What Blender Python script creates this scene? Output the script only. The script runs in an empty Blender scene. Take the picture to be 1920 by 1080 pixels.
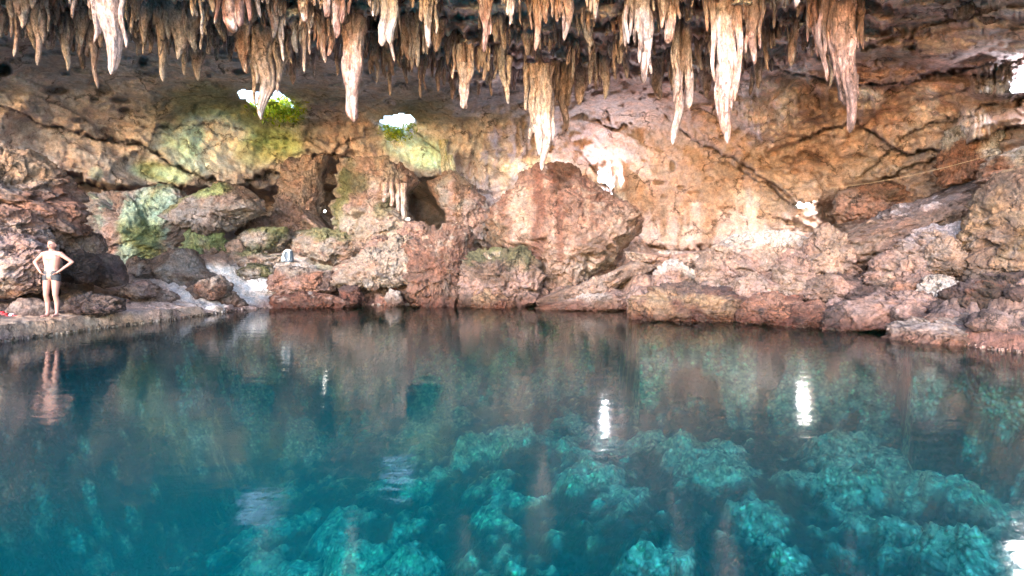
import bpy, bmesh, math, random
import numpy as np
from mathutils import Vector, Matrix

S = bpy.context.scene
COL = S.collection
R = math.radians

# ------------------------------------------------------------------ camera, sky, sun, exposure
F, HY, CH = 1000.0, 492.0, 1.6          # focal length in photo pixels, horizon row, eye height
cam = bpy.data.cameras.new('camera'); camo = bpy.data.objects.new('camera', cam); COL.objects.link(camo)
cam.sensor_width = 36; cam.lens = 36 * F / 1920; cam.shift_y = (HY - 540) / 1920
cam.clip_end = 3000; cam.clip_start = .05
camo.location = (0, 0, CH); camo.rotation_euler = (R(90), 0, 0)
S.camera = camo
SUN_AZ, SUN_EL = -18.0, 17.0           # azimuth of the sun's travel source: behind and left of the camera
W = bpy.data.worlds.new("World"); S.world = W; W.use_nodes = True
nt = W.node_tree; nt.nodes.clear()
sky = nt.nodes.new('ShaderNodeTexSky'); sky.sky_type = 'NISHITA'; sky.sun_disc = False
sky.sun_elevation = R(SUN_EL); sky.sun_rotation = R(180 - SUN_AZ); sky.altitude = 50; sky.dust_density = .7
bg = nt.nodes.new('ShaderNodeBackground'); bg.inputs[1].default_value = 0.15
wo = nt.nodes.new('ShaderNodeOutputWorld')
nt.links.new(sky.outputs[0], bg.inputs[0]); nt.links.new(bg.outputs[0], wo.inputs[0])
sun_dir = Vector((-math.sin(R(SUN_AZ)) * math.cos(R(SUN_EL)), math.cos(R(SUN_AZ)) * math.cos(R(SUN_EL)), -math.sin(R(SUN_EL))))
sl = bpy.data.lights.new('sun', 'SUN'); sl.energy = .70; sl.angle = R(.8); sl.color = (1, .95, .92)
so = bpy.data.objects.new('sun', sl); COL.objects.link(so)
so.rotation_euler = sun_dir.to_track_quat('-Z', 'Y').to_euler(); so.location = (-10, -20, 20)
S.view_settings.view_transform = 'Standard'; S.view_settings.look = 'None'
S.view_settings.exposure = 3.22; S.view_settings.gamma = 1
S.cycles.max_bounces = 8; S.cycles.diffuse_bounces = 6; S.cycles.glossy_bounces = 3
S.cycles.transparent_max_bounces = 8; S.cycles.volume_bounces = 2
S.cycles.caustics_reflective = False; S.cycles.caustics_refractive = False
S.cycles.sample_clamp_indirect = 4
S.cycles.use_denoising = True

# ------------------------------------------------------------------ helpers
rs = np.random.RandomState(7)
PERM = rs.permutation(256); PERM = np.concatenate([PERM, PERM, PERM])
_g = rs.normal(size=(256, 3)); GR = _g / np.linalg.norm(_g, axis=1)[:, None]

def perlin(p):
    p = np.asarray(p, float); i = np.floor(p).astype(int); f = p - i; i &= 255
    u = f * f * f * (f * (f * 6 - 15) + 10)
    out = 0
    for dx in (0, 1):
        for dy in (0, 1):
            for dz in (0, 1):
                h = PERM[PERM[PERM[(i[:, 0] + dx) & 255] + ((i[:, 1] + dy) & 255)] + ((i[:, 2] + dz) & 255)]
                d = (GR[h] * (f - np.array([dx, dy, dz]))).sum(1)
                w = (u[:, 0] if dx else 1 - u[:, 0]) * (u[:, 1] if dy else 1 - u[:, 1]) * (u[:, 2] if dz else 1 - u[:, 2])
                out = out + d * w
    return out * 1.5

def fbm(p, octs=4, ridged=False, seed=0.0, gain=.5):
    p = np.asarray(p, float) + seed * 17.31; a = 1.0; s = 0; t = 0
    for o in range(octs):
        n = perlin(p)
        s = s + a * ((1 - 2 * np.abs(n)) if ridged else n); t += a
        a *= gain; p = p * 2.03 + 5.7
    return s / t

def cell(p, seed=0):                    # distance to the nearest feature point (F1) and gap to the second (F2-F1)
    p = np.asarray(p, float) + seed * 3.7; i = np.floor(p).astype(int); f1 = np.full(len(p), 9.); f2 = f1.copy()
    for dx in (-1, 0, 1):
        for dy in (-1, 0, 1):
            for dz in (-1, 0, 1):
                j = i + np.array([dx, dy, dz]); k = j & 255
                h = PERM[PERM[PERM[k[:, 0]] + k[:, 1]] + k[:, 2]]
                q = j + .5 + GR[h] * .45
                d = np.linalg.norm(p - q, axis=1)
                f2 = np.minimum(f2, np.maximum(f1, d)); f1 = np.minimum(f1, d)
    return f1, f2 - f1

def blocks(p, seed=0):                  # a random level per fracture block, with hard edges
    p = np.asarray(p, float) + seed * 3.7; i = np.floor(p).astype(int); f1 = np.full(len(p), 9.); idv = np.zeros(len(p))
    for dx in (-1, 0, 1):
        for dy in (-1, 0, 1):
            for dz in (-1, 0, 1):
                j = i + np.array([dx, dy, dz]); k = j & 255
                h = PERM[PERM[PERM[k[:, 0]] + k[:, 1]] + k[:, 2]]
                d = np.abs(p - (j + .5 + GR[h] * .45)) @ np.array([1, 1, 1.])
                m_ = d < f1; f1 = np.where(m_, d, f1); idv = np.where(m_, h / 255., idv)
    return idv
def sstep(a, b, x): t = np.clip((x - a) / (b - a), 0, 1); return t * t * (3 - 2 * t)
def lin(c):
    c = np.array(c, float) / 255
    return np.where(c < .04045, c / 12.92, ((c + .055) / 1.055) ** 2.4)
def at(x, y, D): return Vector(((x - 960) / F * D, D, CH - (y - HY) / F * D))
def interp(x, pts): a = np.array(pts, float); return np.interp(x, a[:, 0], a[:, 1])

def seg_dist(x, y, poly, closed=False):
    P = np.array(poly, float); n = len(P); d = np.full(x.shape, 1e9); side = np.zeros(x.shape)
    for k in range(n if closed else n - 1):
        a = P[k]; b = P[(k + 1) % n]; ab = b - a
        t = np.clip(((x - a[0]) * ab[0] + (y - a[1]) * ab[1]) / (ab @ ab), 0, 1)
        ex = x - a[0] - t * ab[0]; ey = y - a[1] - t * ab[1]; dd = np.hypot(ex, ey)
        s = np.where(ab[0] * ey - ab[1] * ex > 0, 1, -1)
        side = np.where(dd < d, s, side); d = np.minimum(d, dd)
    return d, side
def inside(x, y, poly):
    P = np.array(poly, float); c = np.zeros(x.shape, bool); n = len(P)
    for k in range(n):
        x1, y1 = P[k]; x2, y2 = P[(k + 1) % n]
        if y1 == y2: continue
        c ^= ((y1 > y) != (y2 > y)) & (x < (x2 - x1) * (y - y1) / (y2 - y1) + x1)
    return c
def psd(x, y, poly):                    # signed distance, positive inside
    d, _ = seg_dist(x, y, poly, True); return np.where(inside(x, y, poly), d, -d)

def tag(o, label=None, cat=None, group=None, kind=None):
    if label: o['label'] = label
    if cat: o['category'] = cat
    if group: o['group'] = group
    if kind: o['kind'] = kind
    return o
def mk(name, V, Fc, mat, parent=None, col=None, smooth=True):
    me = bpy.data.meshes.new(name)
    V = np.asarray(V, np.float32)
    if isinstance(Fc, np.ndarray):
        n, k = Fc.shape
        me.vertices.add(len(V)); me.vertices.foreach_set('co', V.ravel())
        me.loops.add(n * k); me.loops.foreach_set('vertex_index', Fc.astype(np.int32).ravel())
        me.polygons.add(n); me.polygons.foreach_set('loop_start', np.arange(0, n * k, k, dtype=np.int32))
        me.polygons.foreach_set('loop_total', np.full(n, k, np.int32)); me.update(calc_edges=True)
    else:
        me.from_pydata([tuple(v) for v in V], [], Fc)
    if smooth: me.polygons.foreach_set('use_smooth', np.ones(len(me.polygons), bool))
    if col is not None:
        c = np.ones((len(V), 4), np.float32); c[:, :3] = col
        a = me.attributes.new('Col', 'FLOAT_COLOR', 'POINT'); a.data.foreach_set('color', c.ravel())
    me.materials.append(mat)
    o = bpy.data.objects.new(name, me); COL.objects.link(o)
    if parent: o.parent = parent
    return o
def empty(name, loc, rz=0):
    o = bpy.data.objects.new(name, None); COL.objects.link(o); o.location = loc; o.rotation_euler = (0, 0, rz)
    o.empty_display_size = .2; return o
def grid_faces(nr, nc):
    r, c = np.meshgrid(np.arange(nr - 1), np.arange(nc - 1), indexing='ij'); a = (r * nc + c).ravel()
    return np.stack([a, a + 1, a + nc + 1, a + nc], 1)

# ------------------------------------------------------------------ materials
def nodes(name):
    m = bpy.data.materials.new(name); m.use_nodes = True; t = m.node_tree; t.nodes.clear()
    o = t.nodes.new('ShaderNodeOutputMaterial'); return m, t, o
def simple(name, rgb, rough=.6, metal=0, emit=0, noise=.15):
    m, t, o = nodes(name); b = t.nodes.new('ShaderNodeBsdfPrincipled')
    b.inputs['Roughness'].default_value = rough; b.inputs['Metallic'].default_value = metal
    if emit:
        b.inputs['Emission Color'].default_value = (*rgb, 1); b.inputs['Emission Strength'].default_value = emit
        b.inputs['Base Color'].default_value = (*rgb, 1)
    else:
        n = t.nodes.new('ShaderNodeTexNoise'); n.inputs['Scale'].default_value = 14; n.inputs['Detail'].default_value = 5
        r = t.nodes.new('ShaderNodeValToRGB'); c = np.array(rgb)
        r.color_ramp.elements[0].position = .3; r.color_ramp.elements[1].position = .7
        r.color_ramp.elements[0].color = (*(c * (1 - noise)), 1); r.color_ramp.elements[1].color = (*np.minimum(c * (1 + noise), 1), 1)
        tc = t.nodes.new('ShaderNodeTexCoord'); t.links.new(tc.outputs['Object'], n.inputs['Vector'])
        t.links.new(n.outputs['Fac'], r.inputs[0]); t.links.new(r.outputs[0], b.inputs['Base Color'])
    t.links.new(b.outputs[0], o.inputs[0]); return m

def rock_mat(name, zscale=1.0, pits=.5, bump=.6, fine=1.0, wet=True, contrast=1.0):
    m, t, o = nodes(name); N = t.nodes.new; L = t.links.new
    b = N('ShaderNodeBsdfPrincipled'); at_ = N('ShaderNodeAttribute'); at_.attribute_name = 'Col'
    g = N('ShaderNodeNewGeometry'); mp = N('ShaderNodeMapping'); mp.inputs['Scale'].default_value = (1, 1, zscale)
    L(g.outputs['Position'], mp.inputs[0])
    def noise(sc, det, rough=.6, vec=mp):
        n = N('ShaderNodeTexNoise'); n.inputs['Scale'].default_value = sc * fine; n.inputs['Detail'].default_value = det
        n.inputs['Roughness'].default_value = rough; L(vec.outputs[0], n.inputs['Vector']); return n
    n1 = noise(1.3, 6, .65); n2 = noise(6.5, 8, .7); n3 = noise(2.6, 5, .6)
    def rng(src, a, bb, lo, hi):
        r = N('ShaderNodeMapRange'); r.inputs[1].default_value = a; r.inputs[2].default_value = bb
        r.inputs[3].default_value = lo; r.inputs[4].default_value = hi; L(src, r.inputs[0]); return r.outputs[0]
    def mul(a, c):
        q = N('ShaderNodeMath'); q.operation = 'MULTIPLY'; L(a, q.inputs[0])
        if isinstance(c, float): q.inputs[1].default_value = c
        else: L(c, q.inputs[1])
        return q.outputs[0]
    v = mul(rng(n1.outputs['Fac'], .3, .7, 1 - .28 * contrast, 1 + .22 * contrast), rng(n2.outputs['Fac'], .34, .66, 1 - .50 * contrast, 1 + .42 * contrast))
    n4 = noise(19, 6, .75); v = mul(v, rng(n4.outputs['Fac'], .36, .64, 1 - .34 * contrast, 1 + .30 * contrast))
    vo = N('ShaderNodeTexVoronoi'); vo.inputs['Scale'].default_value = 5.5 * fine
    dn = noise(3, 3); ad = N('ShaderNodeVectorMath'); ad.operation = 'ADD'; L(mp.outputs[0], ad.inputs[0])
    sc_ = N('ShaderNodeVectorMath'); sc_.operation = 'SCALE'; sc_.inputs['Scale'].default_value = .35; L(dn.outputs['Color'], sc_.inputs[0])
    L(sc_.outputs[0], ad.inputs[1]); L(ad.outputs[0], vo.inputs['Vector'])
    pit = rng(vo.outputs['Distance'], .08, .2, 1 - pits, 1.0)
    gate = rng(n3.outputs['Fac'], .47, .56, 0, 1)
    mx = N('ShaderNodeMix'); mx.data_type = 'FLOAT'; mx.inputs[2].default_value = 1.0; L(gate, mx.inputs[0]); L(pit, mx.inputs[3])
    v = mul(v, mx.outputs[0])
    cr = N('ShaderNodeTexVoronoi'); cr.feature = 'DISTANCE_TO_EDGE'; cr.inputs['Scale'].default_value = .8 * fine
    sc2 = N('ShaderNodeVectorMath'); sc2.operation = 'SCALE'; sc2.inputs['Scale'].default_value = 1.3; L(n1.outputs['Color'], sc2.inputs[0])
    ad2 = N('ShaderNodeVectorMath'); ad2.operation = 'ADD'; L(mp.outputs[0], ad2.inputs[0]); L(sc2.outputs[0], ad2.inputs[1]); L(ad2.outputs[0], cr.inputs['Vector'])
    crk = rng(cr.outputs['Distance'], .0, .03, 0, 1.0)
    mc = N('ShaderNodeMix'); mc.data_type = 'FLOAT'; mc.inputs[2].default_value = 1.0; L(rng(n1.outputs['Fac'], .46, .54, 0, 1), mc.inputs[0]); L(crk, mc.inputs[3])
    v = mul(v, rng(mc.outputs[0], 0, 1, .3, 1))
    # mineral tint: slow hue drift between grey and rust
    tint = N('ShaderNodeMix'); tint.data_type = 'RGBA'
    tint.inputs[6].default_value = (.93, .99, 1.08, 1); tint.inputs[7].default_value = (1.08, .95, .88, 1)
    L(rng(n3.outputs['Fac'], .38, .62, 0, 1), tint.inputs[0])
    m1 = N('ShaderNodeMix'); m1.data_type = 'RGBA'; m1.blend_type = 'MULTIPLY'; m1.inputs[0].default_value = 1
    L(at_.outputs['Color'], m1.inputs[6]); L(tint.outputs[2], m1.inputs[7])
    cm = N('ShaderNodeVectorMath'); cm.operation = 'SCALE'; L(m1.outputs[2], cm.inputs[0]); L(v, cm.inputs['Scale'])
    src = cm.outputs[0]
    if wet:
        sp = N('ShaderNodeSeparateXYZ'); L(g.outputs['Position'], sp.inputs[0])
        ah = N('ShaderNodeMath'); ah.operation = 'MULTIPLY_ADD'; ah.inputs[1].default_value = .35; L(n2.outputs['Fac'], ah.inputs[0]); L(sp.outputs[2], ah.inputs[2])
        w = rng(ah.outputs[0], .25, .75, 0, 1.0)
        wm = N('ShaderNodeMix'); wm.data_type = 'RGBA'; wm.inputs[6].default_value = (.36, .21, .17, 1); wm.inputs[7].default_value = (1, 1, 1, 1); L(w, wm.inputs[0])
        c2 = N('ShaderNodeMix'); c2.data_type = 'RGBA'; c2.blend_type = 'MULTIPLY'; c2.inputs[0].default_value = 1; L(src, c2.inputs[6]); L(wm.outputs[2], c2.inputs[7]); src = c2.outputs[2]
        rr = rng(ah.outputs[0], .22, .5, .3, .85); L(rr, b.inputs['Roughness'])
    else: b.inputs['Roughness'].default_value = .85
    L(src, b.inputs['Base Color'])
    nb = noise(9, 10, .72)
    hs = N('ShaderNodeMath'); hs.operation = 'MULTIPLY_ADD'; hs.inputs[1].default_value = .6; L(mx.outputs[0], hs.inputs[0]); L(nb.outputs['Fac'], hs.inputs[2])
    h2 = N('ShaderNodeMath'); h2.operation = 'MULTIPLY_ADD'; h2.inputs[1].default_value = .5; L(mc.outputs[0], h2.inputs[0]); L(hs.outputs[0], h2.inputs[2]); hs = h2
    bp = N('ShaderNodeBump'); bp.inputs['Strength'].default_value = bump; bp.inputs['Distance'].default_value = .12 / fine
    L(hs.outputs[0], bp.inputs['Height']); L(bp.outputs[0], b.inputs['Normal'])
    L(b.outputs[0], o.inputs[0]); return m

M_WALL = rock_mat('cave_limestone', 1.0, .45, .8, .8, contrast=.68)
M_GROUND = rock_mat('bank_limestone', 1.0, .5, .9, 1.0, wet=False, contrast=.85)
M_ROCK = rock_mat('boulder_limestone', 1.0, .6, 1.0, 1.2, contrast=1.0)
M_STAL = rock_mat('dripstone', .5, .6, 1.0, 1.9, wet=False, contrast=1.2)
M_FLOW = rock_mat('flowstone', .35, .4, .8, 1.5, wet=False, contrast=1.1)
M_BED, bt, bo = nodes('submerged_cobbles'); BN = bt.nodes.new; BL = bt.links.new
bb = BN('ShaderNodeBsdfPrincipled'); ba = BN('ShaderNodeAttribute'); ba.attribute_name = 'Col'; bgm = BN('ShaderNodeNewGeometry')
bn0 = BN('ShaderNodeTexNoise'); bn0.inputs['Scale'].default_value = 1.6; bn0.inputs['Detail'].default_value = 4; BL(bgm.outputs['Position'], bn0.inputs['Vector'])
bs = BN('ShaderNodeVectorMath'); bs.operation = 'SCALE'; bs.inputs['Scale'].default_value = .3; BL(bn0.outputs['Color'], bs.inputs[0])
bad = BN('ShaderNodeVectorMath'); bad.operation = 'ADD'; BL(bgm.outputs['Position'], bad.inputs[0]); BL(bs.outputs[0], bad.inputs[1])
bv = BN('ShaderNodeTexVoronoi'); bv.inputs['Scale'].default_value = 10; BL(bad.outputs[0], bv.inputs['Vector'])
br = BN('ShaderNodeMapRange'); br.inputs[1].default_value = .15; br.inputs[2].default_value = .6; br.inputs[3].default_value = 1.35; br.inputs[4].default_value = .6; BL(bv.outputs['Distance'], br.inputs[0])
bsep = BN('ShaderNodeSeparateColor'); BL(bv.outputs['Color'], bsep.inputs[0])
bm2 = BN('ShaderNodeMapRange'); bm2.inputs[3].default_value = .5; bm2.inputs[4].default_value = 1.2; BL(bsep.outputs[0], bm2.inputs[0])
bmm = BN('ShaderNodeMath'); bmm.operation = 'MULTIPLY'; BL(br.outputs[0], bmm.inputs[0]); BL(bm2.outputs[0], bmm.inputs[1])
bn5 = BN('ShaderNodeTexNoise'); bn5.inputs['Scale'].default_value = 5.5; bn5.inputs['Detail'].default_value = 7; bn5.inputs['Roughness'].default_value = .7; BL(bgm.outputs['Position'], bn5.inputs['Vector'])
bn6 = BN('ShaderNodeMapRange'); bn6.inputs[1].default_value = .36; bn6.inputs[2].default_value = .66; bn6.inputs[3].default_value = .15; bn6.inputs[4].default_value = 1.8; BL(bn5.outputs['Fac'], bn6.inputs[0])
bm3 = BN('ShaderNodeMath'); bm3.operation = 'MULTIPLY'; BL(bmm.outputs[0], bm3.inputs[0]); BL(bn6.outputs[0], bm3.inputs[1]); bmm = bm3
bsc = BN('ShaderNodeVectorMath'); bsc.operation = 'SCALE'; BL(ba.outputs['Color'], bsc.inputs[0]); BL(bmm.outputs[0], bsc.inputs['Scale'])
BL(bsc.outputs[0], bb.inputs['Base Color']); bbp = BN('ShaderNodeBump'); bbp.inputs['Distance'].default_value = .1; BL(br.outputs[0], bbp.inputs['Height']); BL(bbp.outputs[0], bb.inputs['Normal'])
BL(bb.outputs[0], bo.inputs[0])

# palette, as seen in daylight, converted to albedo
P = {k: lin(v) * s for k, (v, s) in dict(
    grey=((180, 166, 154), .92), dgrey=((112, 104, 100), .8), brown=((152, 118, 98), .85), dbrown=((96, 66, 50), .85),
    tan=((210, 172, 146), .85), peach=((230, 192, 166), .85), orange=((202, 132, 94), .82), rust=((158, 88, 62), .8),
    pink=((206, 158, 140), .85), purple=((112, 80, 78), .8), moss=((150, 156, 72), .85), dmoss=((108, 112, 58), .85),
    lime=((176, 205, 84), .85), mint=((178, 222, 186), .95), white=((240, 236, 228), .92), lilac=((206, 196, 208), .85),
    gold=((212, 166, 110), .8), sand=((210, 190, 168), .88), cream=((240, 224, 208), .92), black=((46, 40, 38), .6)).items()}

P = {k: (c * .68 + (c @ np.array([.3, .55, .15])) * .32) * np.array([1.0, .98, 1.05]) for k, c in P.items()}

# ------------------------------------------------------------------ the cave shell (walls and roof)
def Hroof(x): return interp(x, [(-1500, 7.6), (0, 8.5), (600, 8.8), (1000, 8.8), (1500, 8.5), (1920, 7.6), (3300, 7.0)])
def Dwall(x): return interp(x, [(-1500, 8.0), (-600, 13.5), (-150, 18), (150, 21), (500, 25), (900, 26), (1150, 25.5), (1400, 23), (1700, 19.5), (1920, 17), (2300, 12.5), (2700, 9.5), (3300, 7.5)])
def fringe_y(x): return interp(x, [(-1500, 60), (0, 62), (150, 92), (230, 66), (330, 82), (430, 96), (520, 122), (620, 100), (800, 145), (900, 172), (1000, 158), (1150, 150), (1300, 175), (1450, 140), (1600, 105), (1720, 95), (1920, 70), (3000, 60)])
def Dbase(x, y):
    x = np.asarray(x, float); y = np.asarray(y, float)
    Dc = (Hroof(x) - CH) * F / np.maximum(HY - y, 20.)
    Dw = Dwall(x) - 0.006 * np.maximum(0, 420 - y)
    k = 2.2
    return -k * np.log(np.exp(-Dc / k) + np.exp(-Dw / k))
CRACKS = [  # polyline, width px, depth m, step of the lower side (m, + recedes), fade px
 ([(-200,150),(0,195),(50,215),(90,238),(130,240),(180,262),(270,272),(310,300),(350,322),(440,345),(470,352)],4,.5,.45,70),
 ([(275,275),(290,240),(350,235),(410,230),(500,258),(580,265),(620,290),(650,300)],2.5,.3,.05,30),
 ([(-150,330),(60,330),(170,345),(200,352),(270,357),(300,353),(345,352)],5,1.1,.7,80),
 ([(440,345),(500,330),(560,300),(640,288),(700,318),(760,328),(830,336)],4,.4,.6,60),
 ([(1195,462),(1235,462),(1290,472),(1340,462),(1395,465)],4,.5,.5,50),
 ([(1500,262),(1600,225),(1700,290),(1760,282),(1850,262),(1920,230),(2100,190)],4,.6,.4,60),
 ([(1650,345),(1700,320),(1790,290),(1820,270)],3.5,.5,.25,40),
 ([(1440,118),(1490,140),(1560,150),(1650,160),(1720,148),(1830,128)],3,.5,.5,50),
 ([(1390,320),(1440,345),(1480,382),(1560,380),(1640,350)],3,.4,.3,50),
 ([(1120,225),(1150,245),(1185,232)],3,.5,.1,12), ([(1140,210),(1150,245)],2.5,.4,0,8),
 ([(590,330),(640,270),(690,240)],3,.3,.2,40), ([(770,240),(840,300),(880,380)],3,.25,.25,50),
 ([(1230,200),(1300,262),(1380,300),(1470,360)],3,.35,.35,60), ([(1100,300),(1180,400),(1200,450)],3,.3,.3,60),
 ([(1620,330),(1700,250),(1800,215),(1920,180)],3,.3,.25,40)]
DENTS = [(105,170,26,8,.5),(195,168,16,11,.5),(178,188,10,7,.25),(228,188,20,6,.5),(232,207,13,6,.4),(270,113,12,9,.5),(352,107,14,8,.35),
 (450,134,14,7,.5),(6,130,16,14,1.2),(125,135,14,8,.3),(180,152,14,10,.3),(290,136,20,10,.3),(392,138,9,6,.4),(150,226,14,5,.4),(252,289,8,6,.25),
 (235,300,6,6,.3),(1240,342,15,5,.35),(1278,352,8,4,.3),(1300,362,13,4,.3),(1245,370,6,3,.25),(1262,312,6,10,.25),(1330,335,10,4,.25),(1210,300,9,3,.2),(1360,392,12,4,.25),
 (1480,300,14,9,.5),(1510,292,16,9,.5),(1450,288,14,8,.4),(1490,322,10,7,.4),(1530,300,10,7,.4),(660,292,14,12,.5),(885,330,12,40,.5),(860,310,7,30,.5),
 (860,395,22,30,.8),(1410,255,12,8,.5),(1530,330,12,8,.3),(1600,400,60,40,1.2),(1620,370,40,20,.8),(1712,90,10,4,.4),(1640,60,30,10,.6),(1450,40,20,14,.6),
 (1180,70,30,14,.7),(700,40,24,16,.8),(900,60,30,20,.8),(1310,100,30,20,.6),(345,40,30,10,.5),(60,22,26,7,.5),(125,40,26,9,.6),(80,75,22,6,.4)]
RECESS = [([(425,352),(500,366),(560,328),(640,306),(700,334),(790,345),(830,385),(862,430),(920,470),(900,600),(430,600)],4.2,26),
 ([(60,338),(340,360),(440,356),(430,600),(40,600)],1.6,20), ([(575,345),(640,350),(655,400),(640,430),(585,430)],2.5,10),
 ([(100,322),(150,322),(158,346),(105,348)],1.8,5), ([(1595,355),(1660,342),(1690,352),(1650,400),(1590,400)],1.6,14),
 ([(770,360),(820,380),(860,440),(780,450)],2.0,14), ([(-100,395),(30,395),(170,405),(165,460),(-50,460)],1.0,14)]
HOLES = [[(446,173),(458,169),(480,172),(500,170),(522,171),(533,180),(545,188),(552,200),(535,199),(520,190),(505,186),(492,194),(480,198),(468,196),(460,184),(449,183)],
         [(713,226),(722,219),(735,214),(755,213),(770,216),(779,226),(768,232),(752,238),(738,241),(730,236),(722,231),(714,231)]]
SLAB = [(1130,200),(1240,190),(1330,300),(1470,400),(1400,470),(1200,470),(1190,380),(1110,290)]

# soft colour patches, some of them painted skylight and lamp glow: cx, cy, rx, ry, angle, colour, strength  (photo pixels; stored per vertex on the rock)
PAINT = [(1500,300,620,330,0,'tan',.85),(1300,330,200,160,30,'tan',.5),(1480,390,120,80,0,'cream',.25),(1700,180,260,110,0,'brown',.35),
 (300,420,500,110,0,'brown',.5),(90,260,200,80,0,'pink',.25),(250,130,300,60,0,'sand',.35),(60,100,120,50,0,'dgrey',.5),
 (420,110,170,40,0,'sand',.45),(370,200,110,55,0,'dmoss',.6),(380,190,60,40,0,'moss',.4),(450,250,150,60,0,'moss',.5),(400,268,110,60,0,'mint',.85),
 (402,258,80,36,10,'white',1),(430,290,80,34,0,'white',.8),(470,285,40,30,0,'lime',.6),(360,262,30,40,0,'mint',.8),(290,325,50,18,12,'mint',.85),(520,265,60,40,0,'lime',.75),(500,215,60,40,0,'moss',.7),(535,205,45,28,20,'lime',.8),  # white, mint and lime paint skylight into the wall, over real moss
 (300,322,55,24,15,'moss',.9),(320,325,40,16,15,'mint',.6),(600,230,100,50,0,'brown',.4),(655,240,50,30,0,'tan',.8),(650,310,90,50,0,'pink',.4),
 (480,310,100,40,0,'brown',.4),(770,265,62,42,15,'mint',.9),(775,262,54,34,10,'white',.9),(740,250,22,12,0,'lime',.95),(800,300,30,24,0,'mint',.7),  # white and mint below the right opening paint its daylight into the rock
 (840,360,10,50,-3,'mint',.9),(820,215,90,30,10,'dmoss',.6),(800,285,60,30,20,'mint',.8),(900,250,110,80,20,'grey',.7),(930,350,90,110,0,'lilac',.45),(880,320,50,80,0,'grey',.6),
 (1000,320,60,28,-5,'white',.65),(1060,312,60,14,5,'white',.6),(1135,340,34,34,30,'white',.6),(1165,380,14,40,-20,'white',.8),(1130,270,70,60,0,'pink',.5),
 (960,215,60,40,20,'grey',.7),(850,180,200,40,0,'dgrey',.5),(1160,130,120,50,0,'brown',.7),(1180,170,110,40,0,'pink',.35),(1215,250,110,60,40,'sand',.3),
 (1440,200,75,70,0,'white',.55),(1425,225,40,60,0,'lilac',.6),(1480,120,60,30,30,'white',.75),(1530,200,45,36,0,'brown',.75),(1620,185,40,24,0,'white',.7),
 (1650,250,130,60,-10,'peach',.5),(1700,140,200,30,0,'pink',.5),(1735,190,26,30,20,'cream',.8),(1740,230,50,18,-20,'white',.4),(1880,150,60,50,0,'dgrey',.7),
 (1890,165,50,18,0,'white',.6),(1830,240,40,40,0,'white',.8),(1600,90,200,30,0,'brown',.6),(1670,95,60,30,0,'dmoss',.35),(1640,385,80,40,0,'orange',.45),  # white at the right edge paints the floodlight's glow onto the grey rock
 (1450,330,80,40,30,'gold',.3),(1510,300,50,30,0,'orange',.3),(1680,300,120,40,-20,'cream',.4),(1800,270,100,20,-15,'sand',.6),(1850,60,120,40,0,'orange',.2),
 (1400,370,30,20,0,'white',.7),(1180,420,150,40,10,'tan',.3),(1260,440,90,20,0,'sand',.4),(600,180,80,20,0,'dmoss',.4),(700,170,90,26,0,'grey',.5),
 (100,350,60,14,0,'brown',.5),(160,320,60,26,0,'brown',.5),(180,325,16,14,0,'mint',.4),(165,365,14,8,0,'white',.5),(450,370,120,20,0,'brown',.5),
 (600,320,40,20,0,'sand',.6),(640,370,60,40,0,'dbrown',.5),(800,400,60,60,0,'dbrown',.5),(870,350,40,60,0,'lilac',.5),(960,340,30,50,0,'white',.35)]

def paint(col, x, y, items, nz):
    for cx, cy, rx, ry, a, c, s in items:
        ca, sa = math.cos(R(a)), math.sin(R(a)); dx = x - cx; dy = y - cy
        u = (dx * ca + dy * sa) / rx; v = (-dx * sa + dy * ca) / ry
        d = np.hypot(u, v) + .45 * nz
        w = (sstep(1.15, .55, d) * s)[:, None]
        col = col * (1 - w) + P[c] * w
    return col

def axis(fine0, fine1, st, lo, hi, g=1.07):
    a = list(np.arange(fine0, fine1 + .1, st)); s = st
    while a[-1] < hi: s *= g; a.append(a[-1] + s)
    s = st
    while a[0] > lo: s *= g; a.insert(0, a[0] - s)
    return np.array(a)
xs = axis(-30, 1950, 2.5, -1500, 3300); ys = axis(-50, 520, 2.5, -270, 660)
XX, YY = np.meshgrid(xs, ys); nr, nc = XX.shape; x = XX.ravel(); y = YY.ravel()
D0 = Dbase(x, y); P0 = np.stack([(x - 960) / F * D0, D0, CH - (y - HY) / F * D0], 1)
# terraced drapery in the roof: rows of hanging curtains, each with a jagged lower lip
px3 = np.stack([x / 26, y / 300, np.zeros_like(x)], 1)
jag = 15 * fbm(px3, 2, True, 3) + 9 * fbm(px3 * np.array([3.2, 1, 1]), 3, True, 5) + 16 * fbm(np.stack([x / 120, y / 200, x * 0], 1), 2, False, 9)
ymix = y + jag
Dc = Dbase(x, ymix); pitch = 1.15
k = np.floor(Dc / pitch); fr = Dc / pitch - k
Dt = pitch * (k + sstep(.62, 1.0, fr))
fmask = sstep(10, -30, y - fringe_y(x) - 14 * fbm(np.stack([x / 40, y / 60, x * 0], 1), 3, False, 4)) * (1 - .75 * sstep(1600, 1740, x))
D = D0 * (1 - fmask) + Dt * fmask
smooth_ = sstep(-30, 30, psd(x, y, SLAB))
big = fbm(P0 * .22, 3, False, 1); med = fbm(P0 * .75, 4, False, 2); rid = fbm(P0 * np.array([.9, .9, .9]), 4, True, 6)
fin = fbm(P0 * 2.8, 4, False, 8)
flu = fbm(P0 * np.array([2.2, 1.2, .45]), 4, True, 11)
strat = fbm(np.stack([P0[:, 0] * .25 + P0[:, 2] * .35, P0[:, 1] * .3, P0[:, 2] * 2.4 - P0[:, 0] * .5], 1), 4, True, 12)
right = sstep(1250, 1550, x)
D = D + 1.1 * big + (1 - .65 * smooth_) * (.55 * med - .22 * rid - .14 * fin) - fmask * .55 * flu - right * (1 - smooth_) * .28 * strat
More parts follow.
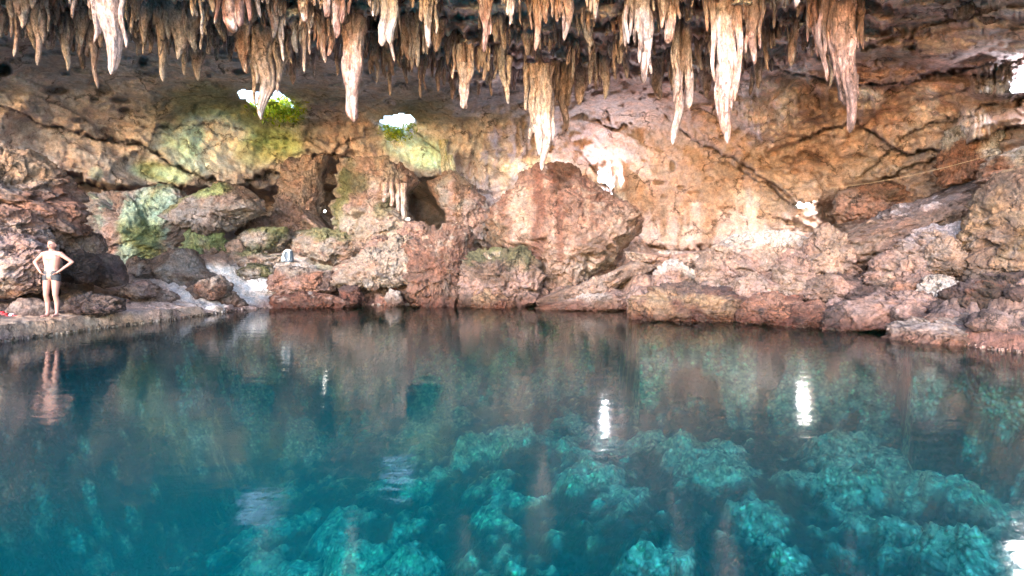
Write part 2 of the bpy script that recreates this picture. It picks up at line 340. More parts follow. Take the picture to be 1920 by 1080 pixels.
f1, f21 = cell(P0 * np.array([.55, .55, .7]), 2)
tilt_ = P0 @ np.array([[.8, .1, .5], [.1, 1, .1], [-.45, .1, .95]])
wj = P0 + .5 * np.stack([med, fin, big], 1)
bl1 = blocks(wj @ np.array([[.5, 0, .35], [0, .5, 0], [-.3, 0, 1.0]]) * .55, 3); bl2 = blocks(wj @ np.array([[.8, 0, .5], [0, .8, 0], [-.5, 0, 1.6]]) * 1.1, 7)
D += (1 - .8 * smooth_) * (.20 * (f1 - .5) + (.50 + .45 * right) * (bl1 - .5) * (1 - .6 * fmask) + (.20 + .2 * right) * (bl2 - .5))
# hanging flowstone patches on the wall
for cx, cy, rx, ry in [(1440,215,70,60),(1620,190,40,30),(1530,195,50,40),(1000,318,70,24),(1140,345,40,50),(880,310,60,70),(1860,150,60,36),(1835,240,40,50),(620,312,40,26),(960,260,80,40)]:
    w = sstep(1.2, .5, np.hypot((x - cx) / rx, (y - cy) / ry) + .25 * med)
    fl = fbm(np.stack([x / 11, y / 70, x * 0], 1), 3, True, 21)
    D -= w * (.35 + .45 * fl)
nz = fbm(P0 * .9, 4, False, 31)
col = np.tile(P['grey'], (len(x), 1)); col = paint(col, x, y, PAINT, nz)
w = (fmask * (.35 + .65 * sstep(-.3, .5, flu)) * .85)[:, None]
fcol = P['cream'] * (1 - sstep(-.2, .4, nz)[:, None]) + P['tan'] * sstep(-.2, .4, nz)[:, None]
fcol = fcol * (1 - .6 * sstep(.1, .45, fbm(P0 * 1.7, 3, False, 40))[:, None]) + P['orange'] * .6 * sstep(.1, .45, fbm(P0 * 1.7, 3, False, 40))[:, None]
col = col * (1 - w) + fcol * w
col = np.minimum(col * (.70 + .68 * sstep(1250, 800, x) + .5 * sstep(1000, 1300, x) * sstep(320, 200, y) + .25 * sstep(220, 120, y))[:, None] * (np.array([[1., .98, 1.04]]) + sstep(1150, 800, x)[:, None] * np.array([[-.07, .03, .12]])), .95)  # left wall and roof lightened, right darkened, to offset the uneven light
for pl, wd, dp, st, fade in CRACKS:
    d, sd = seg_dist(x + 9 * med + 7 * fin, y + 14 * fin + 9 * med, pl)
    wv = wd * .55 * (.25 + 1.3 * sstep(-.35, .5, med + fin))
    D += dp * np.exp(-(d / wv) ** 2) + st * np.where(sd > 0, np.exp(-(d / fade) ** 2), 0) - .25 * st * np.where(sd < 0, np.exp(-(d / (fade * .5)) ** 2), 0)
    wc = (.55 * np.exp(-(d / (wv * 1.3)) ** 2))[:, None]; col = col * (1 - wc) + P['dbrown'] * wc
for cx, cy, rx, ry, dp in DENTS:
    e = np.hypot((x - cx) / rx, (y - cy) / ry) + .35 * fin + .2 * med
    D += dp * sstep(1.15, .6, e)
for pl, dp, soft in RECESS:
    D += dp * sstep(-soft * .6, soft * .6, psd(x + 14 * med + 8 * fin, y + 12 * med + 8 * fin, pl))
V = np.stack([(x - 960) / F * D, D, CH - (y - HY) / F * D], 1)
Fq = grid_faces(nr, nc)
fx = x[Fq].mean(1); fy = y[Fq].mean(1); fn = fin[Fq].mean(1)
keep = np.ones(len(Fq), bool)
for pl in HOLES: keep &= psd(fx + 10 * fn, fy + 8 * fn, pl) < 0
keep &= ~(fy < -105 + 30 * np.sin(fx / 170) + 14 * np.sin(fx / 60))
keep &= ~(fx < -430 + 30 * np.sin(fy / 60))
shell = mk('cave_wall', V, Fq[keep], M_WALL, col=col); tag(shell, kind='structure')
DGRID = D.reshape(nr, nc)
def Dsh(px, py):
    i = np.clip(np.searchsorted(ys, py), 0, nr - 1); j = np.clip(np.searchsorted(xs, px), 0, nc - 1); return DGRID[i, j]
# rock thickness round the two skylights, so that they read as shafts
for pl in HOLES: pass

# ------------------------------------------------------------------ ground: bank and pool bed in one sheet
SH = [(-700, 5.5), (-200, 8.2), (0, 10.5), (97, 11.6), (200, 13), (300, 14.4), (400, 16.3), (450, 17.8), (500, 18.8), (620, 20.1), (1000, 20), (1160, 19), (1200, 15.2), (1400, 14.5), (1560, 13.3), (1690, 12.2), (1710, 11), (1920, 9.2), (2300, 6.5), (2900, 4.5)]
gx = axis(-60, 1980, 4, -700, 2700, 1.06)
gD = np.concatenate([np.geomspace(1.2, 9, 150), np.arange(9.05, 27.5, .075)])
GX, GD = np.meshgrid(gx, gD); gr, gc = GX.shape; x = GX.ravel(); d = GD.ravel()
wx = (x - 960) / F * d; q0 = np.stack([wx, d, d * 0], 1)
t = d - interp(x, SH) + .25 * fbm(q0 * .8, 3, False, 51)
flat = interp(x, [(-700, 2), (220, 2.0), (400, 1.0), (500, .2), (1180, .1), (1220, .8), (2700, .8)])
slope = interp(x, [(-700, .4), (200, .3), (300, .4), (430, .95), (700, 1.0), (900, .8), (1000, .5), (1180, .3), (1250, .14), (1500, .14), (1700, .28), (2700, .3)])
plat = interp(x, [(-700, .3), (250, .3), (420, .16), (900, .12), (1200, .3), (2700, .25)])
n1 = fbm(q0 * .9, 4, False, 52); n2 = fbm(q0 * 3, 3, False, 53); n3 = fbm(q0 * 1.4, 4, True, 54)
rough = interp(x, [(-700, .5), (350, .6), (600, 1.1), (2700, 1.4)])
up = plat * sstep(0, .22, t) + slope * np.maximum(0, t - flat) + sstep(.3, 1.6, t) * rough * (.28 * n1 + .16 * n3) + sstep(.3, 1.2, t) * .10 * fbm(q0 * 4.2, 4, True, 58) + .05 * n2
tp = .38; uu = up / tp + .55 * n2 + .5 * n1; up = up * .45 + .55 * tp * (np.floor(uu) + sstep(.35, .75, uu - np.floor(uu)) - .55 * n2 - .5 * n1) * 1.0
up = up + sstep(.5, 1.4, t) * (.22 * (blocks(np.stack([wx, d, d * 0], 1) * .9 + .3 * np.stack([n1, n2, n3], 1), 4) - .5)) * rough
up = np.maximum(up, .06); up = np.minimum(up, 2.5 + .3 * n1)
dep = interp(x / 1.0, [(-700, 5), (0, 5.5), (500, 5.2), (800, 4.0), (1000, 3.3), (1200, 2.9), (1500, 2.6), (1920, 2.4), (2700, 2)]) 
f1, f21 = cell(q0 * .62, 5); g1, g21 = cell(q0 * 2.6, 9)
lumps = sstep(.62, .2, f1) * sstep(-.15, .25, fbm(q0 * .35, 2, False, 57) + interp(x, [(-700, -.2), (300, -.1), (700, .12), (2000, .15)]))
down = -np.minimum(dep, .35 + 2.2 * np.maximum(0, -t) ** .75) + sstep(0, 2.5, -t) * (lumps * .42 + .45 * n1 + .36 * n3 + .10 * (.5 - g1))
z = np.where(t > 0, up, np.minimum(down, -.08 - 0 * t))
z = np.where((t > -.18) & (t <= 0), np.minimum(up * 0 - .25, z), z)
gcol = np.tile(P['brown'], (len(x), 1))
gy = HY - (z - CH) / d * F          # photo row, used only to place the colour patches on the bank
gcol = paint(gcol, x, gy, [(200,560,260,50,0,'tan',.9),(100,605,260,24,0,'gold',.6),(150,575,120,10,0,'orange',.3),(440,540,130,50,0,'cream',.95),(450,520,80,30,0,'white',.7),
   (480,545,40,40,0,'white',.7),(560,490,120,20,0,'sand',.8),(620,500,60,12,0,'moss',.4),(180,570,50,12,0,'purple',.7),(50,540,80,26,0,'dbrown',.6),
   (950,500,120,40,0,'pink',.4),(1200,560,120,30,0,'pink',.4),(1350,520,130,40,0,'pink',.8),(1450,490,60,30,0,'white',.5),(1700,560,260,50,0,'purple',.6),(1800,540,160,30,0,'dbrown',.6)], n1)
edge = (sstep(.35, .1, np.abs(t - .12)) * (x < 420) * sstep(-.2, .2, n2))[:, None] * .6
gcol = gcol * (1 - edge) + P['gold'] * edge
rust = (sstep(.7, .1, t) * (x > 420))[:, None] * .7; gcol = gcol * (1 - rust) + P['rust'] * rust
under = sstep(0, -.15, t)[:, None]
pebl = sstep(.08, .42, .9 * lumps + .6 * n3 - .9 * g1 + .1 + .5 * fbm(q0 * .3, 2, False, 61))[:, None]
bcol = lin((24, 40, 46)) * (1 - pebl) + lin((214, 238, 204)) * pebl
gcol = gcol * (1 - under) + bcol * under
gV = np.stack([wx, d, z], 1)
gF = grid_faces(gr, gc); tf = t[gF].min(1) < -.02
def submesh(name, Fc, mat):
    u, inv = np.unique(Fc, return_inverse=True); o_ = mk(name, gV[u], inv.reshape(Fc.shape), mat, col=gcol[u]); tag(o_, kind='structure'); return o_
ground = submesh('ground', gF[~tf], M_GROUND); bed = submesh('pool_bed', gF[tf], M_BED)

# ------------------------------------------------------------------ water
m, tt, o = nodes('still_pool_water'); N = tt.nodes.new; L = tt.links.new
tr = N('ShaderNodeBsdfTransparent'); gl = N('ShaderNodeBsdfAnisotropic') if hasattr(bpy.types, 'ShaderNodeBsdfAnisotropic') else N('ShaderNodeBsdfGlossy')
gl.inputs['Roughness'].default_value = .075
fr_ = N('ShaderNodeFresnel'); fr_.inputs['IOR'].default_value = 1.31
g = N('ShaderNodeNewGeometry'); mp = N('ShaderNodeMapping'); mp.inputs['Scale'].default_value = (.8, 1.6, 1); L(g.outputs['Position'], mp.inputs[0])
nn = N('ShaderNodeTexNoise'); nn.inputs['Scale'].default_value = 2.2; nn.inputs['Detail'].default_value = 4; L(mp.outputs[0], nn.inputs['Vector'])
bp = N('ShaderNodeBump'); bp.inputs['Strength'].default_value = .12; bp.inputs['Distance'].default_value = .05; L(nn.outputs['Fac'], bp.inputs['Height'])
L(bp.outputs[0], gl.inputs['Normal'])
mx = N('ShaderNodeMixShader'); L(fr_.outputs[0], mx.inputs[0]); L(tr.outputs[0], mx.inputs[1]); L(gl.outputs[0], mx.inputs[2]); L(mx.outputs[0], o.inputs[0])
va = N('ShaderNodeVolumeAbsorption'); va.inputs['Color'].default_value = (0, .88, .92, 1); va.inputs['Density'].default_value = .24
vs = N('ShaderNodeVolumeScatter'); vs.inputs['Color'].default_value = (.01, .80, .96, 1); vs.inputs['Density'].default_value = .036
av = N('ShaderNodeAddShader'); L(va.outputs[0], av.inputs[0]); L(vs.outputs[0], av.inputs[1]); L(av.outputs[0], o.inputs['Volume'])
M_WATER = m
bm = bmesh.new(); bmesh.ops.create_cube(bm, size=1)
for v in bm.verts:
    v.co.x = v.co.x * 70; v.co.y = v.co.y * 60 + 20; v.co.z = -8 if v.co.z < 0 else 0
me = bpy.data.meshes.new('water'); bm.to_mesh(me); bm.free(); me.materials.append(M_WATER)
wo_ = bpy.data.objects.new('water', me); COL.objects.link(wo_); tag(wo_, kind='structure')

# ------------------------------------------------------------------ stalactites
def tube(prongs, D, seed, nr_=44, ns=26):
    """prongs: (xt,yt, xb,yb, wt, wb, power, dD); one mesh of fluted, lumpy hanging cones."""
    VV, FF, TT, GG = [], [], [], []; off = 0
    for pi, (xt, yt, xb, yb, wt, wb, pw, dD) in enumerate(prongs):
        Dp = D + dD; sc = Dp / F
        a = at(xt, yt, Dp); b = at(xb, yb, Dp)
        tv = np.linspace(0, 1, nr_); th = np.linspace(0, 2 * math.pi, ns, endpoint=False)
        T, TH = np.meshgrid(tv, th, indexing='ij'); T = T.ravel(); TH = TH.ravel()
        r = (wb + (wt - wb) * (1 - T) ** pw) / 2 * sc
        r = r * np.sqrt(np.clip((1.0 - T) / .06, 0, 1)) * 1.0
        sd = seed + pi * 3.3
        q = np.stack([np.cos(TH) * 1.3, np.sin(TH) * 1.3, T * 2.2], 1)
        lump = fbm(q + sd * 7, 3, False, sd); fl = fbm(np.stack([np.cos(TH) * 2.6, np.sin(TH) * 2.6, T * 1.1], 1) + sd * 3, 3, True, sd + 2)
        kn = fbm(np.stack([np.cos(TH) * 2., np.sin(TH) * 2., T * 13], 1) + sd, 3, False, sd + 5)
        fl2 = fbm(np.stack([np.cos(TH) * 5., np.sin(TH) * 5., T * 2.2], 1) + sd * 5, 3, True, sd + 4)
        r = r * (1 + .36 * lump + .26 * fl + .30 * fl2 + .34 * kn)
        bend = (b - a).length * .035
        cx = a.x + (b.x - a.x) * T + bend * perlin(np.stack([T * 2.5, T * 0 + sd, T * 0], 1)) * 2
        cy = a.y + bend * perlin(np.stack([T * 2.5, T * 0 + sd + 9, T * 0], 1))
        cz = a.z + (b.z - a.z) * T
        GG.append(fl2 + .6 * fl)
        VV.append(np.stack([cx + np.cos(TH) * r, cy + np.sin(TH) * r, cz + .04 * kn * (b - a).length * (T < .97)], 1)); TT.append(T)
        i, j = np.meshgrid(np.arange(nr_ - 1), np.arange(ns), indexing='ij'); i = i.ravel(); j = j.ravel(); j2 = (j + 1) % ns
        FF.append(np.stack([i * ns + j, (i + 1) * ns + j, (i + 1) * ns + j2, i * ns + j2], 1) + off); off += nr_ * ns
    return np.concatenate(VV), np.concatenate(FF), np.concatenate(TT), np.concatenate(GG)
def stal(prongs, D, cols, label, seed, group=None, name='stalactite', hi=True, cat='stalactite'):
    prongs = list(prongs)
    if hi and cat == 'stalactite' and 'drip' not in label:
        rx = random.Random(int(seed * 971)); xt, yt, xb, yb, wt, wb, pw, dD = prongs[0]; y0 = max(yt, -20); H_ = yb - y0
        prongs = [(a, b, c, d, w1 * .70, w2 * .8, p_ * 1.1, e) for a, b, c, d, w1, w2, p_, e in prongs]
        for _ in range(rx.choice((5, 6, 7, 8))):
            sx = rx.choice((-1, 1)); st = rx.uniform(0, .45); xx_ = xt + (xb - xt) * st + sx * wt * rx.uniform(.12, .72)
            prongs.append((xx_, yt + (yb - yt) * 0 - 5 if yt > -40 else yt, xx_ + sx * rx.uniform(-2, 2), y0 + H_ * rx.uniform(.15, .8), wt * rx.uniform(.12, .32), 3, .8, rx.uniform(-.22, .12)))
    V, Fc, T, G = tube(prongs, D, seed, 90 if hi else 22, 44 if hi else 14)
    q = V * np.array([3.5, 3.5, .8]) + seed
    n = fbm(q, 3, False, seed); n2 = fbm(q * 1.7, 3, True, seed + 1)
    c0, c1, c2 = (P[c] for c in cols)
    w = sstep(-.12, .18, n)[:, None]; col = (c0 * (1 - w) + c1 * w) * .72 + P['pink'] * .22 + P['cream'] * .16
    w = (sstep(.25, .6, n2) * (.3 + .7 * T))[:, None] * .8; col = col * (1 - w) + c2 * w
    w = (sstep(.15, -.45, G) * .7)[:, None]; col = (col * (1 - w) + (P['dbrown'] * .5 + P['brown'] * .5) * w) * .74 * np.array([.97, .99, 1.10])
    o_ = V.mean(0); o_ = np.array([at(prongs[0][0], prongs[0][1], D).x, D, V[:, 2].max()])
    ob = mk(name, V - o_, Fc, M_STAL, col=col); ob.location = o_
    tag(ob, label, cat, group); return ob
def s1(xt, yt, xb, yb, wt, wb=5, pw=.9, dD=0): return (xt, yt, xb, yb, wt, wb, pw, dD)
BIG = [
 ([s1(214,-70,210,140,60,8,.75)],12.2,('tan','brown','peach'),'large smooth tan stalactite hanging alone at the upper left, with a long blunt point'),
 ([s1(98,-60,100,12,26,6)],13.2,('orange','brown','tan'),'stub of an orange stalactite at the top edge left of the large smooth tan one'),
 ([s1(437,-70,434,62,46,14,.6),s1(448,-70,450,52,22,8,.6,-.1),s1(426,-60,424,48,20,7,.6)],12.8,('orange','cream','rust'),'thick orange and white fluted stalactite with a ragged blunt end above the green skylight patch'),
 ([s1(450,55,463,138,34,6,.9),s1(458,55,456,110,16,4)],15.2,('cream','tan','rust'),'pink white stalactite just below the thick orange fluted one'),
 ([s1(496,60,492,226,66,6,.95),s1(478,60,484,130,26,5,.8,-.15)],15.4,('tan','sand','grey'),'big tan cone stalactite crossing in front of the left skylight'),
 ([s1(506,-50,509,54,26,5),s1(498,-50,497,28,12,4)],13.6,('cream','tan','orange'),'short forked pale stalactite above the big tan cone'),
 ([s1(548,0,557,100,22,6,.8),s1(539,10,549,62,14,4)],14.6,('white','grey','cream'),'slim white stalactite with a thin crooked point left of centre'),
 ([s1(571,-40,570,42,24,10,.7)],13.6,('white','cream','orange'),'short bright white stalactite beside a rust coloured one'),
 ([s1(600,20,612,118,26,5,.9),s1(618,20,619,106,20,5,.8),s1(594,30,600,82,12,4)],14.6,('cream','tan','orange'),'three pronged tan stalactite with its longest prong at the left'),
 ([s1(628,-50,632,72,34,8,.8),s1(612,-50,612,34,20,8,.6,-.2),s1(640,-40,642,45,12,4)],13.4,('orange','cream','rust'),'rust red and cream stalactite cluster at the top, just left of the long double one'),
 ([s1(655,30,656,222,26,14,.35),s1(668,30,670,229,24,13,.35,-.1),s1(661,25,662,150,40,18,.4,.1)],14.8,('tan','cream','rust'),'long blunt double stalactite hanging between the two skylights'),
 ([s1(724,-50,723,88,30,11,.7),s1(738,-50,733,84,24,9,.7,-.1)],13.8,('white','cream','grey'),'pale two-legged stalactite with a blunt end above the right skylight'),
 ([s1(776,30,784,126,22,4,.9),s1(772,50,777,110,10,4)],15.6,('tan','sand','cream'),'thin tan stalactite with a sharp point behind the pale blunt pair'),
 ([s1(800,-50,800,88,30,6,.9),s1(790,-40,790,40,14,6)],14.0,('tan','grey','cream'),'tan and grey stalactite with a knobbly point right of the thin tan one'),
 ([s1(702,80,708,156,16,4)],16.6,('brown','sand','grey'),'small brown pointed stalactite low beside the long double one'),
 ([s1(862,85,869,205,16,7,.5),s1(886,85,874,178,16,7,.6,-.1),s1(870,120,869,204,22,9,.5,-.05)],16.4,('cream','tan','pink'),'forked cream stalactite shaped like a tuning fork'),
 ([s1(906,-50,907,98,20,6,.6)],13.4,('tan','orange','rust'),'slender stalactite with an orange tip hanging from the top edge, left of centre'),
 ([s1(955,-50,957,31,20,11,.4)],13.2,('white','grey','cream'),'stubby white stalactite with a rounded end near the top centre'),
 ([s1(1002,-50,1008,97,22,6,.7)],13.6,('cream','tan','orange'),'knotty cream stalactite with an orange tip at top centre'),
 ([s1(1021,-50,1022,45,15,6,.6)],13.4,('peach','tan','orange'),'short thin peach stalactite right beside the knotty cream one'),
 ([s1(1060,-60,1062,78,38,5,.8),s1(1046,-30,1044,42,18,5)],13.2,('rust','orange','tan'),'dark rust red cone stalactite at the top, right of centre'),
 ([s1(1090,10,1108,88,24,8,.8)],14.6,('white','cream','grey'),'leaning white stalactite with a slanted blunt point'),
 ([s1(940,90,950,196,18,5,.7),s1(956,105,952,170,12,4,.7)],17.0,('white','grey','cream'),'thin white stalactite shaped like a wishbone, behind the centre'),
 ([s1(907,95,909,152,14,4,.6)],16.6,('cream','grey','tan'),'small curled pale stalactite just left of the wishbone one'),
 ([s1(1006,125,1008,292,30,8,.6),s1(1022,125,1023,320,30,7,.75,-.15),s1(998,130,998,262,16,6,.6),s1(1033,125,1033,262,12,5,.6,-.05)],17.4,('peach','tan','cream'),'tall bundle of peach organ-pipe stalactites pointing at the great orange boulder'),
 ([s1(1055,120,1060,247,28,5,.6,.2),s1(1042,120,1044,190,14,5,.6,.2),s1(1072,110,1068,200,14,5,.6)],18.0,('brown','tan','dbrown'),'dark brown stalactite right behind the organ-pipe bundle'),
 ([s1(1200,-60,1210,158,52,8,.95),s1(1188,-50,1200,120,24,5,.8,-.15),s1(1214,-30,1217,140,18,6,.6,.1)],13.4,('cream','tan','dbrown'),'large cream stalactite with a dark brown pointed tip, right of centre'),
 ([s1(1166,60,1163,122,12,4)],16.0,('cream','tan','grey'),'small pale sliver of a stalactite left of the large dark-tipped one'),
 ([s1(1262,-50,1256,83,26,11,.4)],13.6,('peach','cream','orange'),'peach stalactite with a square blunt end at the top right of centre'),
 ([s1(1277,30,1270,272,26,6,.5),s1(1287,30,1287,204,18,9,.35,-.1)],15.4,('cream','tan','brown'),'very long thin stalactite with a second shorter leg, over the pale slab'),
 ([s1(1354,-60,1367,270,50,8,.62),s1(1376,20,1371,205,16,6,.4,-.1),s1(1342,10,1356,150,18,6,.6,.1),s1(1362,30,1366,250,26,9,.4,-.12)],13.8,('peach','cream','orange'),'tallest peach and orange twin stalactite on the right side'),
 ([s1(1408,-60,1412,122,34,6,.75),s1(1398,-30,1402,100,14,5)],13.6,('tan','cream','rust'),'tan stalactite with a warty tip, just right of the tallest twin'),
 ([s1(1434,-30,1434,80,16,6,.6)],15.0,('dbrown','brown','tan'),'dark brown knob-ended stalactite between two pale ones'),
 ([s1(1462,-40,1463,72,16,6,.5)],14.8,('brown','dbrown','tan'),'plain brown finger stalactite right of the dark knob-ended one'),
 ([s1(1482,-40,1488,124,20,7,.3),s1(1494,-50,1490,74,22,7,.6,-.2)],14.6,('white','cream','orange'),'white jointed stalactite over the sunlit flowstone'),
 ([s1(1530,-60,1536,107,32,5,.8)],13.0,('tan','orange','rust'),'orange tan stalactite left of the big dark rust one'),
 ([s1(1572,-60,1588,200,50,20,.35),s1(1592,10,1594,250,24,8,.35,-.2),s1(1560,-50,1566,90,22,6,.6,-.1)],12.6,('rust','orange','dbrown'),'biggest dark rust and orange stalactite, thick and split lengthwise, hanging on the right'),
 ([s1(1738,22,1730,84,20,13,.3),s1(1732,60,1733,104,14,6)],16.0,('cream','tan','brown'),'lone stubby leaning stalactite at the upper right'),
 ([s1(1806,-60,1810,38,40,22,.4)],12.6,('sand','brown','dbrown'),'dark knobby lump of stalactite at the top right edge'),
 ([s1(1862,-60,1858,46,46,18,.4),s1(1842,-60,1840,18,26,14,.4)],12.4,('dbrown','purple','brown'),'near black stalactite lump in the top right corner'),
 ([s1(148,50,154,130,22,6,.9)],16.2,('pink','grey','sand'),'slim pinkish stalactite left of the large smooth tan one'),
 ([s1(15,-50,32,62,34,6,.9)],13.6,('cream','sand','grey'),'cream pointed stalactite in the top left corner'),
 ([s1(40,-40,44,80,26,6,.9),s1(30,10,34,50,14,4)],14.6,('sand','cream','grey'),'pale twin-pronged stalactite right of the one in the top left corner'),
 ([s1(98,10,97,94,30,5,.9),s1(112,10,112,60,14,4)],15.4,('sand','grey','cream'),'wide sand coloured stalactite tapering quickly, third from the left edge'),
 ([s1(432,60,431,116,18,4)],16.4,('grey','brown','sand'),'short dark grey spike stalactite left of the pink white one'),
 ([s1(1668,40,1670,114,60,5,.9)],16.0,('grey','dmoss','brown'),'broad grey conical stalactite spreading from the roof at the right'),
 ([s1(1612,-20,1608,62,52,18,.6)],15.0,('tan','grey','brown'),'wide smooth tan bulge of a stalactite right of the biggest rust one'),
 ([s1(1112,118,1108,86,10,8),s1(1110,60,1113,124,12,4)],16.5,('grey','cream','tan'),'short grey stalactite beneath the leaning white one'),
 ([s1(530,70,546,120,14,4),s1(545,60,526,150,22,4)],15.6,('tan','cream','grey'),'thin split stalactite close right of the big tan cone'),
 ([s1(1160,-40,1163,86,24,6,.8),s1(1148,0,1150,60,14,5)],14.6,('cream','tan','orange'),'ragged pale stalactite left of the large dark-tipped one'),
]
for i, (pr, D_, cols, lab) in enumerate(BIG): stal(pr, D_, cols, lab, i * 1.37 + .5)
# short fringe stalactites: the dense rows between the large ones
rnd = random.Random(11)
zones = [(0, 190, 'pale', ('sand', 'pink', 'cream'), 'in the fringe left of the large smooth tan one', 34),
         (240, 420, 'greyish', ('sand', 'sand', 'cream'), 'in the fringe between the smooth tan and thick orange ones', 34),
         (460, 645, 'tan', ('tan', 'cream', 'peach'), 'in the fringe above the left skylight', 34),
         (685, 860, 'dim tan', ('tan', 'pink', 'sand'), 'in the dim fringe above the right skylight', 36),
         (890, 1180, 'tan', ('peach', 'tan', 'cream'), 'in the dim fringe behind the centre', 44),
         (1220, 1560, 'tan and brown', ('tan', 'brown', 'cream'), 'in the fringe between the square peach and biggest rust ones', 44)]
n_ = 0
for x0, x1, adj, cols, where, cnt in zones:
    cnt = int(cnt * 1.12)
    for q in range(cnt):
        xx = x0 + (x1 - x0) * (q + rnd.random()) / cnt
        fy = float(fringe_y(xx)); u = rnd.random()
        yr = -40 + (fy + 18) * u ** .8
        ln = rnd.uniform(22, 64) * (1.2 if rnd.random() < .35 else .8) * (1.25 if x0 < 300 else 1); wdt = ln * rnd.uniform(.2, .5)
        Dr = float(Dsh(xx, yr + 6)) * .985
        if rnd.random() < .28: ln *= 1.7; wdt *= .5
        pr = [s1(xx, yr - 16, xx + rnd.uniform(-5, 5), yr + ln, wdt, 3.5, rnd.uniform(.7, 1.2))]
        if rnd.random() < .5: pr.append(s1(xx + wdt * .4, yr - 14, xx + wdt * .5 + rnd.uniform(-2, 4), yr + ln * rnd.uniform(.4, .8), wdt * .6, 3, .9, -.08))
        for e_ in range(rnd.choice((1, 2, 3, 4, 5, 6))):
            ox = rnd.uniform(-1, 1) * wdt * 1.5; pr.append(s1(xx + ox, yr - 14, xx + ox * 1.15, yr + ln * rnd.uniform(.2, .75), wdt * rnd.uniform(.25, .5), 3, .9, rnd.uniform(-.25, .1)))
        c = list(cols); rnd.shuffle(c)
        stal(pr, Dr, c, 'short %s stalactite %s' % (adj, where), 60 + n_ * .73, 'short stalactites ' + where, hi=False); n_ += 1

